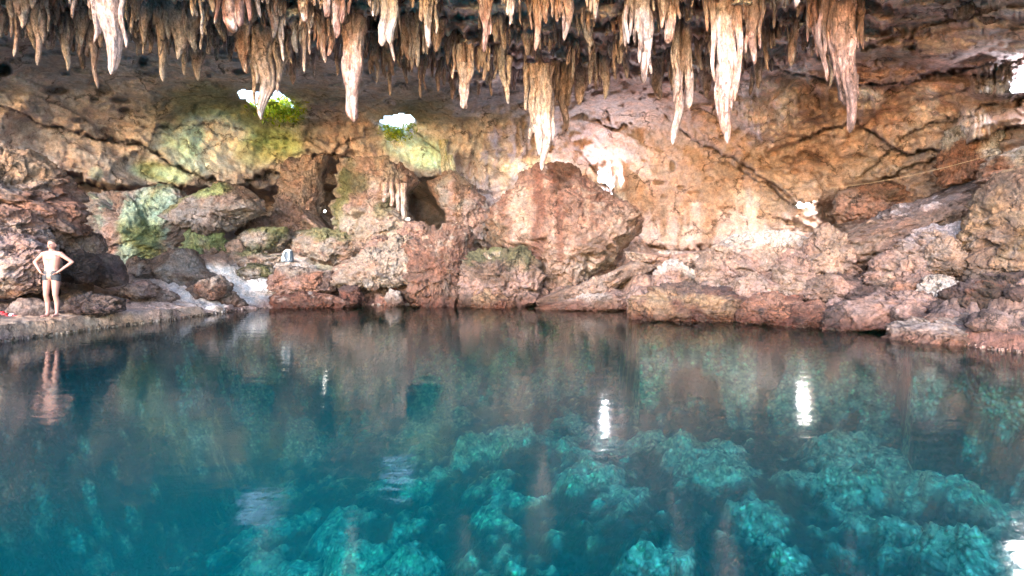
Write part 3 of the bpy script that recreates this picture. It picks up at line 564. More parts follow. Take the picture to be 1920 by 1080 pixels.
# ------------------------------------------------------------------ rocks from their outlines, with real depth
ICO = {}
def ico(n):
    if n not in ICO:
        b = bmesh.new(); bmesh.ops.create_icosphere(b, subdivisions=n, radius=1)
        v = np.array([q.co[:] for q in b.verts]); f = np.array([[w.index for w in q.verts] for q in b.faces]); b.free(); ICO[n] = (v, f)
    return ICO[n]
def rock(name, poly, D, thick, base, top, label, seed, stains=(), cat='boulder', lvl=7, rough=1.0, group=None, mat=None, facets=16, flute=0.0, streak=None):
    v, f = ico(lvl); v = v.copy(); rr = np.random.RandomState(int(seed * 100) % 9973)
    for _ in range(facets):                              # flat broken faces on the side towards the pool
        n = rr.normal(size=3); n[1] = -abs(n[1]) - .55; n[2] *= .8; n /= np.linalg.norm(n); dd = rr.uniform(.58, .86)
        v = v - n * np.maximum(0, v @ n - dd)[:, None] * .97
    PX = np.array(poly, float)
    if name != 'boulder': PX = PX.mean(0) + (PX - PX.mean(0)) * 1.07
    c = np.array([PX[:, 0].min() + PX[:, 0].max(), PX[:, 1].min() + PX[:, 1].max()]) / 2
    a = PX.mean(0); c = c * .5 + a * .5
    th = np.linspace(-math.pi, math.pi, 361); Rt = np.zeros(361)
    for k_, tq in enumerate(th):                         # outline radius in each direction
        dx, dy = math.cos(tq), math.sin(tq); best = 0
        for j in range(len(PX)):
            p, q = PX[j] - c, PX[(j + 1) % len(PX)] - c; e = q - p
            den = dx * e[1] - dy * e[0]
            if abs(den) < 1e-9: continue
            tt_ = (p[0] * e[1] - p[1] * e[0]) / den; s_ = (p[0] * dy - p[1] * dx) / den
            if tt_ > best and -1e-6 <= s_ <= 1 + 1e-6: best = tt_
        Rt[k_] = best
    ang = np.arctan2(-v[:, 2], v[:, 0]); r = np.hypot(v[:, 0], v[:, 2]); RR = np.interp(ang, th, Rt)
    rb = r ** .70 * RR
    sx = c[0] + np.cos(ang) * rb; sy = c[1] + np.sin(ang) * rb; sc = D / F
    X = (sx - 960) * sc; Z = CH - (sy - HY) * sc; Y = D + v[:, 1] * thick
    p = np.stack([X, Y, Z], 1); size = Rt.mean() * sc
    nrm = np.stack([v[:, 0], v[:, 1] * 1.2, v[:, 2]], 1); nrm /= np.linalg.norm(nrm, axis=1)[:, None] + 1e-6
    s = min(size, 1.6)
    q = p + seed * 3.1
    f1, g = cell(q * (1.1 / s), int(seed))
    wq = q + .35 * s * np.stack([fbm(q * (1.3 / s), 3, False, 71), fbm(q * (1.3 / s), 3, False, 72), fbm(q * (1.3 / s), 3, False, 73)], 1)
    tl = wq @ np.array([.35, .2, .9]); lay = tl * (3.4 / s); lay = lay - np.floor(lay)
    blk = blocks((wq + .12 * s * np.stack([fbm(q * (5 / s), 3, False, 81)] * 3, 1)) @ np.array([[1, 0, .25], [0, 1, 0], [-.25, 0, 1.5]]) * (1.5 / s), int(seed) + 2); blk2 = blocks(wq @ np.array([[1, 0, .25], [0, 1, 0], [-.25, 0, 1.5]]) * (3.6 / s), int(seed) + 5)
    disp = s * rough * (.24 * (blk - .5) + .10 * (blk2 - .5) + .12 * fbm(wq * (.8 / s), 6, True, seed, .58) + .12 * fbm(wq * (2.2 / s), 5, False, seed + 2, .62) - .07 * (f1 - .5)
                        + .075 * np.abs(lay - .5) * 2 + .10 * fbm(wq * (6 / s), 5, True, seed + 5, .62) - .10 * sstep(.3, .55, fbm(wq * (3.5 / s), 3, False, seed + 7)) - .22 * sstep(.12, .42, fbm(wq * np.array([1, 1, 1.5]) * (1.7 / s), 4, False, seed + 11)))
    if flute: disp += flute * fbm(q * np.array([4.5, 4.5, .7]), 3, True, seed + 8)
    p = p + nrm * disp[:, None]
    n = fbm(q * 1.1, 4, False, seed + 4); n2 = fbm(q * 3.3, 3, False, seed + 6)
    cb = [P[b] for b in base]; w = sstep(-.18, .22, n)[:, None]; col = cb[0] * (1 - w) + cb[1] * w
    if len(cb) > 2: w = (sstep(.1, .45, n2) * .75)[:, None]; col = col * (1 - w) + cb[2] * w
    if top:
        wt = (sstep(.12, .55, v[:, 2] + .5 * n + .25 * n2) * .85)[:, None]; col = col * (1 - wt) + P[top] * wt
    if streak:
        sn = fbm(q * np.array([3.2, 3.2, .35]), 3, True, seed + 9); w = (sstep(.12, .42, sn) * sstep(-1.1, .5, v[:, 2]) * .75)[:, None]; col = col * (1 - w) + P[streak] * w
    if stains: col = paint(col, sx, sy, stains, n)
    col = col * .52
    o_ = np.array([(c[0] - 960) * sc, D, p[:, 2].min()])
    ob = mk(name, p - o_, f, mat or M_ROCK, col=col); ob.location = o_
    tag(ob, label, cat, group); return ob

ROCKS = [
 ('boulder',[(912,440),(930,405),(955,370),(985,345),(1010,325),(1045,316),(1085,320),(1105,345),(1150,366),(1185,388),(1200,410),(1198,445),(1182,470),(1165,500),(1120,520),(1085,540),(1050,543),(1020,537),(985,508),(945,483),(915,465)],20.6,2.2,('tan','peach','orange'),None,'great rounded orange boulder streaked with dark brown drip stains, in the centre',dict(lvl=7,rough=.75,flute=.04,streak='rust',stains=((1008,430,13,130,2,'rust',.8),(1042,400,9,110,-3,'rust',.7),(1070,345,50,20,0,'rust',.5),(1100,470,30,34,20,'dbrown',.4),(1130,500,60,26,0,'cream',.6),(985,400,22,60,0,'peach',.6),(1150,430,36,40,0,'peach',.5),(940,440,26,30,0,'dmoss',.35)))),
 ('rock',[(445,448),(470,433),(530,429),(534,448),(517,468),(485,472),(452,463)],20.8,.9,('sand','dmoss','brown'),'moss','flat moss topped stone slab left of the grey backpack',dict(rough=.7)),
 ('rock',[(537,445),(570,436),(625,438),(700,444),(708,468),(684,490),(652,497),(600,486),(552,482),(535,465)],21.7,1.5,('sand','tan','orange'),'moss','long pale mossy boulder right behind the grey backpack',dict(rough=.7)),
 ('rock',[(680,470),(700,448),(722,452),(738,475),(720,492),(690,495)],21.3,.8,('brown','pink'),None,'brown rock wedged at the right end of the long mossy boulder',{}),
 ('rock',[(505,518),(530,503),(570,510),(613,510),(614,545),(585,556),(530,553),(505,546)],19.4,.8,('orange','pink','rust'),'sand','square orange block just above the waterline below the backpack',dict(rough=.8)),
 ('rock',[(500,558),(520,552),(620,556),(655,568),(640,580),(505,582)],19.0,.6,('rust','orange','cream'),None,'low rust coloured ledge under the square orange block',{}),
 ('rock',[(445,508),(465,498),(500,500),(510,515),(480,522),(450,518)],19.6,.6,('moss','sand','brown'),'dmoss','small mossy brown hump left of the square orange block',{}),
 ('rock',[(612,516),(655,492),(700,480),(740,478),(780,490),(790,515),(782,532),(740,530),(700,528),(645,546),(618,538)],19.9,.9,('tan','sand','rust'),'sand','ribbed tan ledge bridging the dark waterline hollow',dict(flute=.12)),
 ('rock',[(700,482),(715,466),(745,452),(765,455),(782,478),(785,505),(745,500),(710,498)],20.6,.8,('tan','brown','orange'),'sand','jagged tan rock behind the ribbed ledge',dict(flute=.12)),
 ('rock',[(770,470),(800,455),(832,436),(855,430),(869,445),(866,490),(872,560),(850,570),(800,568),(778,545),(785,510)],19.9,1.1,('brown','orange','purple'),'sand','tall ribbed brown outcrop with a purple foot standing in the water',dict(lvl=7,flute=.16,streak='rust')),
 ('rock',[(640,545),(655,536),(672,540),(678,560),(670,575),(645,575)],19.5,.4,('rust','purple'),None,'small dark red stone in the waterline hollow',{}),
 ('rock',[(722,560),(732,545),(748,550),(752,568),(735,576)],19.6,.35,('brown','cream'),None,'small cream and brown stone in the mouth of the waterline hollow',{}),
 ('rock',[(866,505),(885,488),(930,482),(965,480),(1000,512),(1014,560),(980,576),(900,578),(868,562)],19.7,1.1,('brown','pink','purple'),'dmoss','brown rock with an olive top, left of and below the great orange boulder',dict(flute=.1)),
 ('rock',[(880,570),(900,545),(930,548),(958,565),(955,582),(890,582)],19.1,.5,('gold','orange','rust'),None,'golden crusted rock at the waterline left of the great boulder',dict(flute=.08)),
 ('rock',[(908,476),(924,465),(945,468),(957,480),(942,489),(915,487)],19.5,.4,('dmoss','sand'),'moss','small rounded green stone at the left foot of the great boulder',dict(rough=.5,lvl=5)),
 ('rock',[(1016,560),(1060,543),(1130,522),(1195,486),(1232,484),(1240,500),(1185,522),(1125,548),(1080,568),(1028,578)],18.9,.8,('tan','brown','pink'),'peach','long tilted slab under the right side of the great boulder',{}),
 ('rock',[(1010,578),(1060,566),(1150,548),(1195,556),(1196,582),(1100,588),(1015,586)],18.3,.8,('pink','tan','rust'),'cream','low pinkish shelf at the waterline below the tilted slab',{}),
 ('rock',[(1192,596),(1204,566),(1240,548),(1300,545),(1350,548),(1398,556),(1404,585),(1395,606),(1300,604),(1200,604)],15.1,.8,('gold','rust','purple'),'purple','golden crusted ledge along the waterline right of centre',dict(lvl=7,flute=.13)),
 ('rock',[(1228,555),(1240,520),(1256,498),(1275,496),(1290,515),(1302,552)],16.2,.6,('pink','brown','tan'),'cream','fluted cone of pink rock behind the golden ledge',dict(flute=.1)),
 ('rock',[(1284,552),(1305,518),(1326,480),(1336,474),(1346,494),(1380,506),(1404,530),(1370,550)],16.8,.8,('pink','tan','brown'),None,'sharp peaked pink rock pointing up at the pale slab',{}),
 ('rock',[(1178,472),(1235,478),(1330,470),(1328,488),(1282,502),(1220,502),(1188,492)],19.0,1.0,('pink','peach'),'cream','flat pinkish stone lit from above, right of the great boulder',{}),
 ('rock',[(1341,505),(1348,468),(1392,450),(1440,444),(1500,454),(1515,472),(1510,520),(1450,545),(1380,540)],18.6,1.2,('tan','pink','peach'),'white','blocky tan rock with a bright white crest below the right floodlight',dict(rough=.8)),
 ('rock',[(1310,560),(1330,540),(1370,538),(1390,552),(1375,565)],15.8,.5,('pink','brown'),'cream','low pink stone left of the round one by the golden ledge',{}),
 ('rock',[(1460,560),(1468,525),(1466,496),(1486,478),(1508,484),(1514,520),(1512,562),(1490,570)],15.2,.55,('pink','tan','brown'),None,'upright stump-like pink rock pillar by the right bank',dict(flute=.06)),
 ('rock',[(1378,552),(1388,528),(1408,518),(1428,516),(1462,534),(1460,556),(1415,570),(1384,566)],15.0,.7,('pink','tan','brown'),None,'rounded pink boulder left of the stump-like pillar',dict(rough=.6)),
 ('rock',[(1392,604),(1404,574),(1440,558),(1500,560),(1490,580),(1462,608),(1400,610)],14.0,.7,('rust','orange','purple'),None,'wet rust red rock at the waterline below the stump-like pillar',{}),
 ('rock',[(1470,610),(1500,578),(1530,566),(1562,588),(1566,618),(1480,618)],13.3,.6,('rust','orange','purple'),None,'smooth dark orange rock at the waterline, right of the slanting black gap',dict(rough=.6)),
 ('rock',[(1498,552),(1520,530),(1560,522),(1604,540),(1600,560),(1540,566),(1505,562)],14.6,.7,('pink','brown','purple'),None,'mottled pink rock right of the stump-like pillar',{}),
 ('rock',[(1512,520),(1526,460),(1550,436),(1572,452),(1582,500),(1612,508),(1600,522),(1560,534),(1518,530)],16.6,.9,('pink','tan','brown'),None,'leaning pink block right of the right floodlight',{}),
 ('boulder',[(1556,492),(1580,452),(1640,425),(1720,388),(1790,358),(1852,332),(1866,345),(1845,378),(1785,418),(1700,462),(1640,488),(1600,505)],16.2,1.5,('tan','pink','brown'),'lilac','long slanting boulder rising to the right above the diagonal black joint',dict(lvl=7,streak='purple')),
 ('rock',[(1636,530),(1652,494),(1674,478),(1702,500),(1700,532),(1664,540)],14.4,.6,('pink','tan','brown'),None,'small upright pink block at the lower end of the diagonal joint',{}),
 ('rock',[(1698,520),(1706,480),(1740,452),(1790,440),(1860,436),(1905,470),(1890,512),(1800,528)],14.0,1.0,('tan','pink','gold'),'lilac','broad tan boulder beneath the diagonal black joint',dict(lvl=7,flute=.07)),
 ('rock',[(1752,505),(1758,465),(1772,450),(1795,462),(1806,505),(1780,522)],13.2,.5,('brown','tan','dbrown'),None,'small arch-shaped brown stone standing against the broad tan boulder',{}),
 ('boulder',[(1846,520),(1850,450),(1872,385),(1900,325),(1960,318),(2040,450),(2020,545),(1920,540)],12.4,1.3,('gold','brown','tan'),None,'tall ochre boulder cut by the right edge of the view',dict(lvl=7,rough=.7)),
 ('rock',[(1562,614),(1570,585),(1620,566),(1700,556),(1790,566),(1860,590),(1920,612),(1860,616),(1700,604),(1640,612),(1570,622)],12.6,1.0,('pink','purple','orange'),'pink','long low purple pink ledge on the right bank',dict(lvl=7)),
 ('rock',[(1700,618),(1760,604),(1860,612),(1960,630),(2000,690),(1900,680),(1790,660),(1702,648)],10.8,.9,('cream','sand','brown'),'purple','low cream coloured pitted ledge at the waterline in the right foreground',dict(lvl=7,flute=.06)),
 ('rock',[(1665,555),(1690,530),(1750,518),(1795,528),(1790,546),(1720,566)],13.4,.6,('brown','orange','purple'),'pink','flat brown slab below the broad tan boulder',{}),
 ('rock',[(1730,575),(1745,545),(1762,526),(1785,532),(1806,560),(1812,582)],12.6,.5,('cream','brown','purple'),None,'pale pointed rock standing on the low purple ledge',dict(flute=.07)),
 ('rock',[(1800,590),(1815,545),(1850,530),(1900,538),(1990,545),(2000,620),(1930,612),(1860,596)],11.6,.9,('purple','dbrown','rust'),None,'dark purple broken rock at the right edge above the cream ledge',{}),
 ('rock',[(1862,335),(1880,300),(1930,288),(1990,292),(2010,340),(1950,362),(1890,350)],14.6,.9,('orange','pink','tan'),'white','orange rock with a frosting of white crystals, high at the right edge',{}),
 ('rock',[(1600,560),(1612,545),(1640,540),(1668,552),(1660,568),(1620,574)],13.8,.5,('purple','dbrown','pink'),None,'small dark rock between the mottled pink rock and the flat brown slab',{}),
 ('boulder',[(-120,300),(-40,285),(20,298),(48,318),(78,352),(108,382),(98,420),(62,452),(10,445),(-110,450)],13.6,1.4,('orange','tan','brown'),'gold','high craggy brown rock pile at the left edge under the wall',dict(lvl=7,rough=1.2)),
 ('rock',[(-90,440),(-20,388),(12,384),(42,398),(60,432),(58,470),(0,472),(-90,480)],12.8,.9,('peach','orange','gold'),None,'peach coloured block below the craggy pile at the left edge',{}),
 ('rock',[(-90,470),(0,448),(40,452),(62,468),(78,505),(70,535),(20,545),(-90,560)],12.5,.8,('pink','peach','sand'),None,'pale pink pitted block behind the standing person',dict(rough=.7)),
 ('rock',[(68,482),(72,462),(86,458),(96,470),(92,486)],13.6,.35,('gold','brown'),None,'small ochre stone above the standing person',dict(lvl=5)),
 ('rock',[(96,480),(108,446),(138,432),(166,442),(174,468),(168,495),(120,505)],14.6,.7,('tan','brown','gold'),None,'tan rock with a pale cap right above the standing person',{}),
 ('rock',[(110,520),(125,480),(160,478),(172,500),(165,525)],13.8,.5,('dbrown','purple','brown'),None,'dark shaded rock just right of the standing person',{}),
 ('rock',[(172,528),(178,492),(190,478),(208,482),(222,505),(228,530),(200,538)],14.9,.5,('purple','brown'),None,'round dark plum coloured rock below the mossy block',dict(rough=.5)),
 ('rock',[(-90,575),(-30,535),(40,510),(68,522),(82,552),(70,566),(0,572)],14.0,.7,('dbrown','brown','orange'),'brown','dark crumbly rock bank behind the sandals',{}),
 ('rock',[(126,578),(145,560),(178,556),(214,564),(220,582),(165,592)],12.9,.45,('purple','brown','dbrown'),None,'low dark purple rock on the shore ledge right of the person',{}),
 ('rock',[(225,556),(235,540),(262,532),(285,540),(280,556)],15.4,.5,('tan','pink','brown'),None,'low tan hump on the shore behind the dark purple rock',{}),
 ('flowstone',[(155,445),(165,400),(195,372),(245,374),(300,368),(328,380),(342,410),(348,450),(332,480),(295,492),(262,506),(225,512),(198,482)],19.6,1.3,('grey','brown','mint'),None,'green and pale mint streaked flowstone block on the left',dict(lvl=7,flute=.04,rough=.8,cat='flowstone',stains=((290,430,34,70,5,'lime',.85),(315,400,24,30,0,'mint',.8),(275,395,20,40,0,'mint',.7),(245,450,22,46,10,'pink',.7),(200,430,34,60,0,'dgrey',.6),(270,480,18,30,20,'mint',.6)))),  # lime and mint stains are moss colour brightened to carry painted skylight
 ('rock',[(250,522),(280,492),(330,470),(352,474),(366,502),(404,522),(370,540),(300,538)],18.2,1.0,('brown','grey'),None,'smooth grey brown boulder in front of the green streaked flowstone',dict(rough=.5)),
 ('flowstone',[(343,504),(348,450),(370,428),(400,438),(414,470),(404,498),(380,508)],19.8,.8,('grey','moss','brown'),'lime','short moss green drapery of rock right of the green streaked flowstone',dict(flute=.1,mat='flow',cat='flowstone',stains=((375,470,20,40,0,'lime',.7),))),
 ('rock',[(322,405),(365,375),(398,354),(440,360),(475,375),(486,395),(440,418),(400,432),(360,428)],19.6,.9,('grey','brown','tan'),None,'grey winged rock shelf with a lime green tip on the left',dict(rough=.8,stains=((400,364,40,12,0,'lime',.8),(350,385,30,10,-40,'moss',.8)))),
 ('rock',[(366,552),(380,528),(408,520),(428,535),(420,552),(395,560)],17.2,.5,('brown','orange','sand'),'sand','small brown pitted mound left of the white gravel slope',{}),
 ('rock',[(398,508),(420,478),(445,466),(480,478),(532,482),(530,498),(460,512)],20.3,.9,('tan','sand','orange'),'moss','tan sloping rock below the flat mossy slab',{}),
 ('rock',[(440,440),(470,415),(500,410),(510,430),(480,445)],22.5,.6,('brown','pink'),None,'pinkish brown rock in the shadow behind the flat mossy slab',{}),
 ('rock_column',[(495,450),(515,405),(530,350),(532,312),(604,306),(598,350),(586,400),(604,425),(636,450),(560,456)],22.8,1.0,('tan','pink','brown'),None,'pale tan rock column left of the dark hollow',dict(flute=.04,cat='rock column',rough=.7)),
 ('flowstone',[(618,458),(632,405),(648,345),(654,314),(740,318),(772,332),(770,350),(748,358),(748,390),(780,425),(820,450),(760,466),(680,462)],22.2,1.2,('sand','pink','grey'),None,'moss sided cone of flowstone rising to the roof of the dark hollow',dict(lvl=7,flute=.05,cat='flowstone',rough=.8,stains=((655,380,14,70,12,'moss',.9),(680,350,24,24,0,'dmoss',.7),(700,420,60,30,0,'sand',.6),(725,395,16,20,30,'moss',.6)))),
 ('rock',[(740,440),(760,420),(790,418),(810,438),(805,452),(760,458)],21.6,.7,('pink','brown','dbrown'),None,'crumbly pink mound at the right foot of the mossy cone',{}),
 ('rock',[(798,340),(848,326),(900,372),(924,418),(910,460),(884,452),(850,418),(820,378)],22.6,1.1,('pink','grey','brown'),None,'grey pink lobe of rock leaning right of the dark hollow',dict(rough=.7)),
 ('flowstone_column',[(1786,338),(1792,290),(1800,250),(1822,232),(1850,238),(1850,290),(1856,332),(1830,345)],16.8,.7,('orange','tan','rust'),'white','short orange column with white frosted cap on the right wall',dict(flute=.08,mat='flow',cat='rock column',stains=((1830,290,20,22,0,'white',.9),(1828,250,20,24,0,'lilac',.8)))),
 ('rock',[(1575,395),(1590,362),(1640,350),(1690,345),(1700,365),(1640,395),(1590,410)],18.6,.8,('orange','brown','rust'),None,'reddish brown rock in the recess above the long slanting boulder',{}),
]
for i, (nm, poly, D_, th_, base, top, lab, kw) in enumerate(ROCKS):
    kw = dict(kw)
    if kw.get('mat') == 'flow': kw['mat'] = M_FLOW
    rock(nm, poly, D_, th_, base, top, lab, i * 1.71 + .4, **kw)

def seen(px, py):
    bpy.context.view_layer.update(); o = Vector((0, 0, CH)); d_ = (at(px, py, 10) - o).normalized()
    h = S.ray_cast(bpy.context.evaluated_depsgraph_get(), o + d_ * 5, d_); return h[1]
def gz(px, Dd):
    i = int(np.argmin(np.abs(gD - Dd))); j = int(np.argmin(np.abs(gx - px))); return float(gV[i * gc + j, 2])
RUB = [(10, 400, 1.4, 5.5, 22, ('tan', 'brown', 'orange'), 'small brown stone lying on the left shore ledge'),
       (400, 640, .3, 3.2, 26, ('sand', 'tan', 'brown'), 'small pale stone on the bank around the grey backpack'),
       (640, 900, .0, 2.0, 18, ('brown', 'rust', 'tan'), 'small rusty stone at the foot of the ribbed outcrops'),
       (880, 1200, -.1, 2.0, 24, ('pink', 'brown', 'tan'), 'small pink brown stone below the great orange boulder'),
       (1200, 1560, .3, 5.0, 50, ('pink', 'tan', 'brown'), 'small pinkish stone strewn behind the golden crusted ledge'),
       (1560, 1940, .4, 4.5, 50, ('purple', 'pink', 'brown'), 'small purplish stone strewn over the right bank')]
rr_ = random.Random(5); k_ = 0
for x0, x1, t0, t1, cnt, cols, lab in RUB:
    for q in range(cnt):
        xx = rr_.uniform(x0, x1); Dd = float(interp(xx, SH)) + t0 + (t1 - t0) * rr_.random() ** 1.3; zc = gz(xx, Dd)
        rad = rr_.uniform(.10, .42) * F / Dd; yy = HY - (zc - CH) / Dd * F; asp = rr_.uniform(.5, 1.0); ph = rr_.random() * 6
        poly = [(xx + rad * math.cos(a) * (1 + .25 * math.sin(2.3 * a + ph)), yy - rad * asp * .35 + rad * asp * math.sin(a) * (1 + .2 * math.sin(3.1 * a + ph))) for a in [i * math.pi / 5 for i in range(10)]]
        rock('stone', poly, Dd, rad * Dd / F * .9, cols, None, lab, 130 + k_ * .77, lvl=4, facets=8, cat='stone', group=lab.replace('small', 'small').replace('stone', 'stones')); k_ += 1

# ------------------------------------------------------------------ floodlights on the wall
M_HOUS = simple('grey_painted_metal', (.16, .16, .17), .45, .6); M_LENS = simple('lit_lamp_glass', (1, .98, .94), emit=30)
def box(bm, sx, sy, sz, loc=(0, 0, 0), rot=None, bev=.0):
    tb_ = bmesh.new(); bmesh.ops.create_cube(tb_, size=1)
    for v in tb_.verts: v.co = Vector((v.co.x * sx, v.co.y * sy, v.co.z * sz))
    if bev: bmesh.ops.bevel(tb_, geom=list(tb_.edges), offset=bev, segments=2, affect='EDGES')
    M = Matrix.Translation(loc) @ (rot or Matrix.Identity(4)); bmesh.ops.transform(tb_, matrix=M, verts=tb_.verts)
    mm = bpy.data.meshes.new('tmp'); tb_.to_mesh(mm); tb_.free(); bm.from_mesh(mm); bpy.data.meshes.remove(mm)
def strip(bm, pts, w, th):              # a bent band of webbing
    pv = None
    for k, p in enumerate(pts):
        p = Vector(p); t_ = (Vector(pts[min(k + 1, len(pts) - 1)]) - Vector(pts[max(k - 1, 0)])).normalized(); sd = Vector((w[0], w[1], w[2])); nn = t_.cross(sd).normalized() * th
        q = [bm.verts.new(p + sd / 2 + nn / 2), bm.verts.new(p - sd / 2 + nn / 2), bm.verts.new(p - sd / 2 - nn / 2), bm.verts.new(p + sd / 2 - nn / 2)]
        if pv:
            for i in range(4): bm.faces.new((pv[i], pv[(i + 1) % 4], q[(i + 1) % 4], q[i]))
        else: bm.faces.new(q)
        pv = q
    bm.faces.new(pv[::-1]); bmesh.ops.recalc_face_normals(bm, faces=bm.faces)
def cyl(bm, r, h, loc, rot=None, r2=None, seg=16):
    rr = bmesh.ops.create_cone(bm, cap_ends=True, segments=seg, radius1=r, radius2=r if r2 is None else r2, depth=h)
    M = Matrix.Translation(loc) @ (rot or Matrix.Identity(4))
    for v in rr['verts']: v.co = M @ v.co; v.tag = True
def bobj(name, bm, mat, parent=None, smooth=False):
    me = bpy.data.meshes.new(name); bm.to_mesh(me); bm.free(); me.materials.append(mat)
    if smooth:
        for p in me.polygons: p.use_smooth = True
    o = bpy.data.objects.new(name, me); COL.objects.link(o)
    if parent: o.parent = parent
    return o
def floodlight(px, py, Dd, rz, watts, color, label, sc=1.0):
    r = empty('floodlight', at(px, py, Dd), rz); tag(r, label, 'floodlight', 'floodlights on the cave walls'); r.scale = (sc,) * 3
    tilt = Matrix.Rotation(R(8), 4, 'X')
    bm = bmesh.new(); box(bm, .34, .10, .24, (0, 0, 0), tilt, .02)
    for k in range(5): box(bm, .02, .05, .2, (-.12 + k * .06, .07, -.005), tilt)
    bobj('housing', bm, M_HOUS, r)
    bm = bmesh.new(); box(bm, .27, .012, .17, (0, -.056, .008), tilt, .004); bobj('lens', bm, M_LENS, r)
    bm = bmesh.new(); box(bm, .36, .02, .03, (0, .22, -.02)); box(bm, .02, .24, .03, (-.19, .1, -.01)); box(bm, .02, .24, .03, (.19, .1, -.01)); box(bm, .12, .03, .12, (0, .25, -.02))
    bobj('bracket', bm, M_HOUS, r)
    l = bpy.data.lights.new('floodlight_beam', 'POINT'); l.energy = watts; l.color = color; l.shadow_soft_size = .1
    lo = bpy.data.objects.new('bulb', l); COL.objects.link(lo); lo.parent = r; lo.location = (0, -.25, .02)
floodlight(1128, 338, float(Dsh(1128, 338)) - .55, R(12), 60, (.92, .96, 1), 'lit floodlight on the crystal wall behind the great orange boulder')
floodlight(1501, 385, float(Dsh(1501, 385)) - .6, R(6), 34, (1, .9, .78), 'lit floodlight on the cream wall right of the pale slab')
floodlight(1909, 166, float(Dsh(1909, 166)) - .5, R(-18), 16, (.92, .95, 1), 'lit floodlight high on the wall at the right edge')

# tiny lamp in the hollow
r = empty('small_lamp', at(609, 396, 24.2)); tag(r, 'tiny white lamp in the dark hollow between column and mossy cone', 'lamp')
bm = bmesh.new(); cyl(bm, .05, .08, (0, .06, -.06)); bobj('base', bm, M_HOUS, r)
bm = bmesh.new(); bmesh.ops.create_uvsphere(bm, u_segments=12, v_segments=8, radius=.05); bobj('bulb', bm, simple('small_bulb_glass', (1, .97, .9), emit=6), r, True)

# ------------------------------------------------------------------ backpack
M_BAG = simple('grey_blue_nylon', (.10, .13, .18), .8); M_STRAP = simple('pale_grey_webbing', (.55, .58, .62), .8); M_POCK = simple('light_blue_nylon', (.30, .42, .52), .8)
hb = min(seen(541, 492).y, seen(530, 480).y, seen(552, 480).y) - .30
rock('stone', [(500, 497), (515, 491), (570, 491), (590, 499), (584, 512), (505, 513)], hb + .1, .45, ('sand', 'cream'), None, 'flat pale stone carrying the grey backpack', 77.7, cat='stone', rough=.4)
sb_ = seen(541, 494); bp0 = at(541, 491.5, hb); r = empty('backpack', (bp0.x, hb, min(bp0.z, sb_.z + .05)), R(-6)); tag(r, 'grey blue backpack with pale shoulder straps standing on the rocky bank', 'backpack')
def cloth_box(name, sx, sy, sz, loc, mat, tp=.8, parent=None):
    bm = bmesh.new(); bmesh.ops.create_icosphere(bm, subdivisions=4, radius=1)
    for v in bm.verts:
        c = v.co; p = Vector([math.copysign(abs(k) ** .45, k) for k in c]); f_ = 1 - (1 - tp) * (p.z + 1) / 2
        v.co = Vector((p.x * sx / 2 * f_, p.y * sy / 2 * f_, p.z * sz / 2)) * (1 + .03 * math.sin(9 * c.x + 5 * c.z)) + Vector(loc)
    return bobj(name, bm, mat, parent, True)
cloth_box('body', .38, .24, .46, (0, 0, .23), M_BAG, .72, r)
cloth_box('side_pocket', .12, .16, .22, (-.20, -.02, .13), M_POCK, .8, r)
cloth_box('top_flap', .25, .22, .09, (0, 0, .44), M_STRAP, .8, r)
for sx in (-1, 1):
    bm = bmesh.new()
    strip(bm, [(sx * (.07 + .05 * math.sin(k / 9 * 3.1)), -.135 - .035 * math.sin(k / 9 * 3.1), .43 - .36 * k / 9) for k in range(10)], (.06, 0, 0), .02)
    bobj('shoulder_strap', bm, M_STRAP, r)

# small case with a rod near the mossy cone
zc = seen(765, 414) + Vector((0, -.12, .0)); r = empty('equipment_case', zc, R(10)); tag(r, 'small pale grey case with a thin upright rod on the crumbly pink mound', 'case')
bm = bmesh.new(); box(bm, .22, .16, .12, (0, 0, .06), None, .015); bobj('case_body', bm, M_STRAP, r)
bm = bmesh.new(); cyl(bm, .012, .34, (-.04, .03, .28), Matrix.Rotation(R(-8), 4, 'Y')); bobj('rod', bm, simple('tan_rod', (.5, .36, .25)), r)

# ------------------------------------------------------------------ sandals left on the ledge
def sandal(px, Dd, rz, sole, strap, label, group):
    w = (px - 960) / F * Dd; r = empty('sandal', (w, Dd, gz(px, Dd) + .01), rz); tag(r, label, 'sandal', group)
    bm = bmesh.new(); n = 28; ring = []
    for k in range(n):
        a = 2 * math.pi * k / n; c, s_ = math.cos(a), math.sin(a); ring.append((.14 * c, (.05 + .012 * c) * s_))
    for z_ in (0, .03): [bm.verts.new((x_, y_, z_ + .006 * (x_ > .1))) for x_, y_ in ring]
    bm.verts.ensure_lookup_table(); bm.faces.new(bm.verts[:n][::-1]); bm.faces.new(bm.verts[n:])
    for k in range(n): bm.faces.new((bm.verts[k], bm.verts[(k + 1) % n], bm.verts[n + (k + 1) % n], bm.verts[n + k]))
    bobj('sole', bm, sole, r)
    bm = bmesh.new()
    strip(bm, [(.03, .056 * math.cos(math.pi * k / 8), .025 + .05 * math.sin(math.pi * k / 8)) for k in range(9)], (.07, 0, 0), .012)
    bobj('strap', bm, strap, r)
MB_ = simple('blue_grey_rubber', (.16, .24, .42), .7); MW_ = simple('white_rubber', (.75, .75, .78), .7); MR_ = simple('red_rubber', (.6, .03, .04), .6); ML_ = simple('lilac_rubber', (.55, .5, .7), .7)
sandal(24, 12.9, R(8), MB_, MW_, 'blue grey sandal with white strap, left one of the blue pair', 'pair of blue grey sandals')
sandal(40, 12.8, R(-14), MB_, MW_, 'blue grey sandal with white strap, right one of the blue pair', 'pair of blue grey sandals')
sandal(2, 12.35, R(5), MR_, MR_, 'red sandal lying nearest the left edge', 'pair of red sandals')
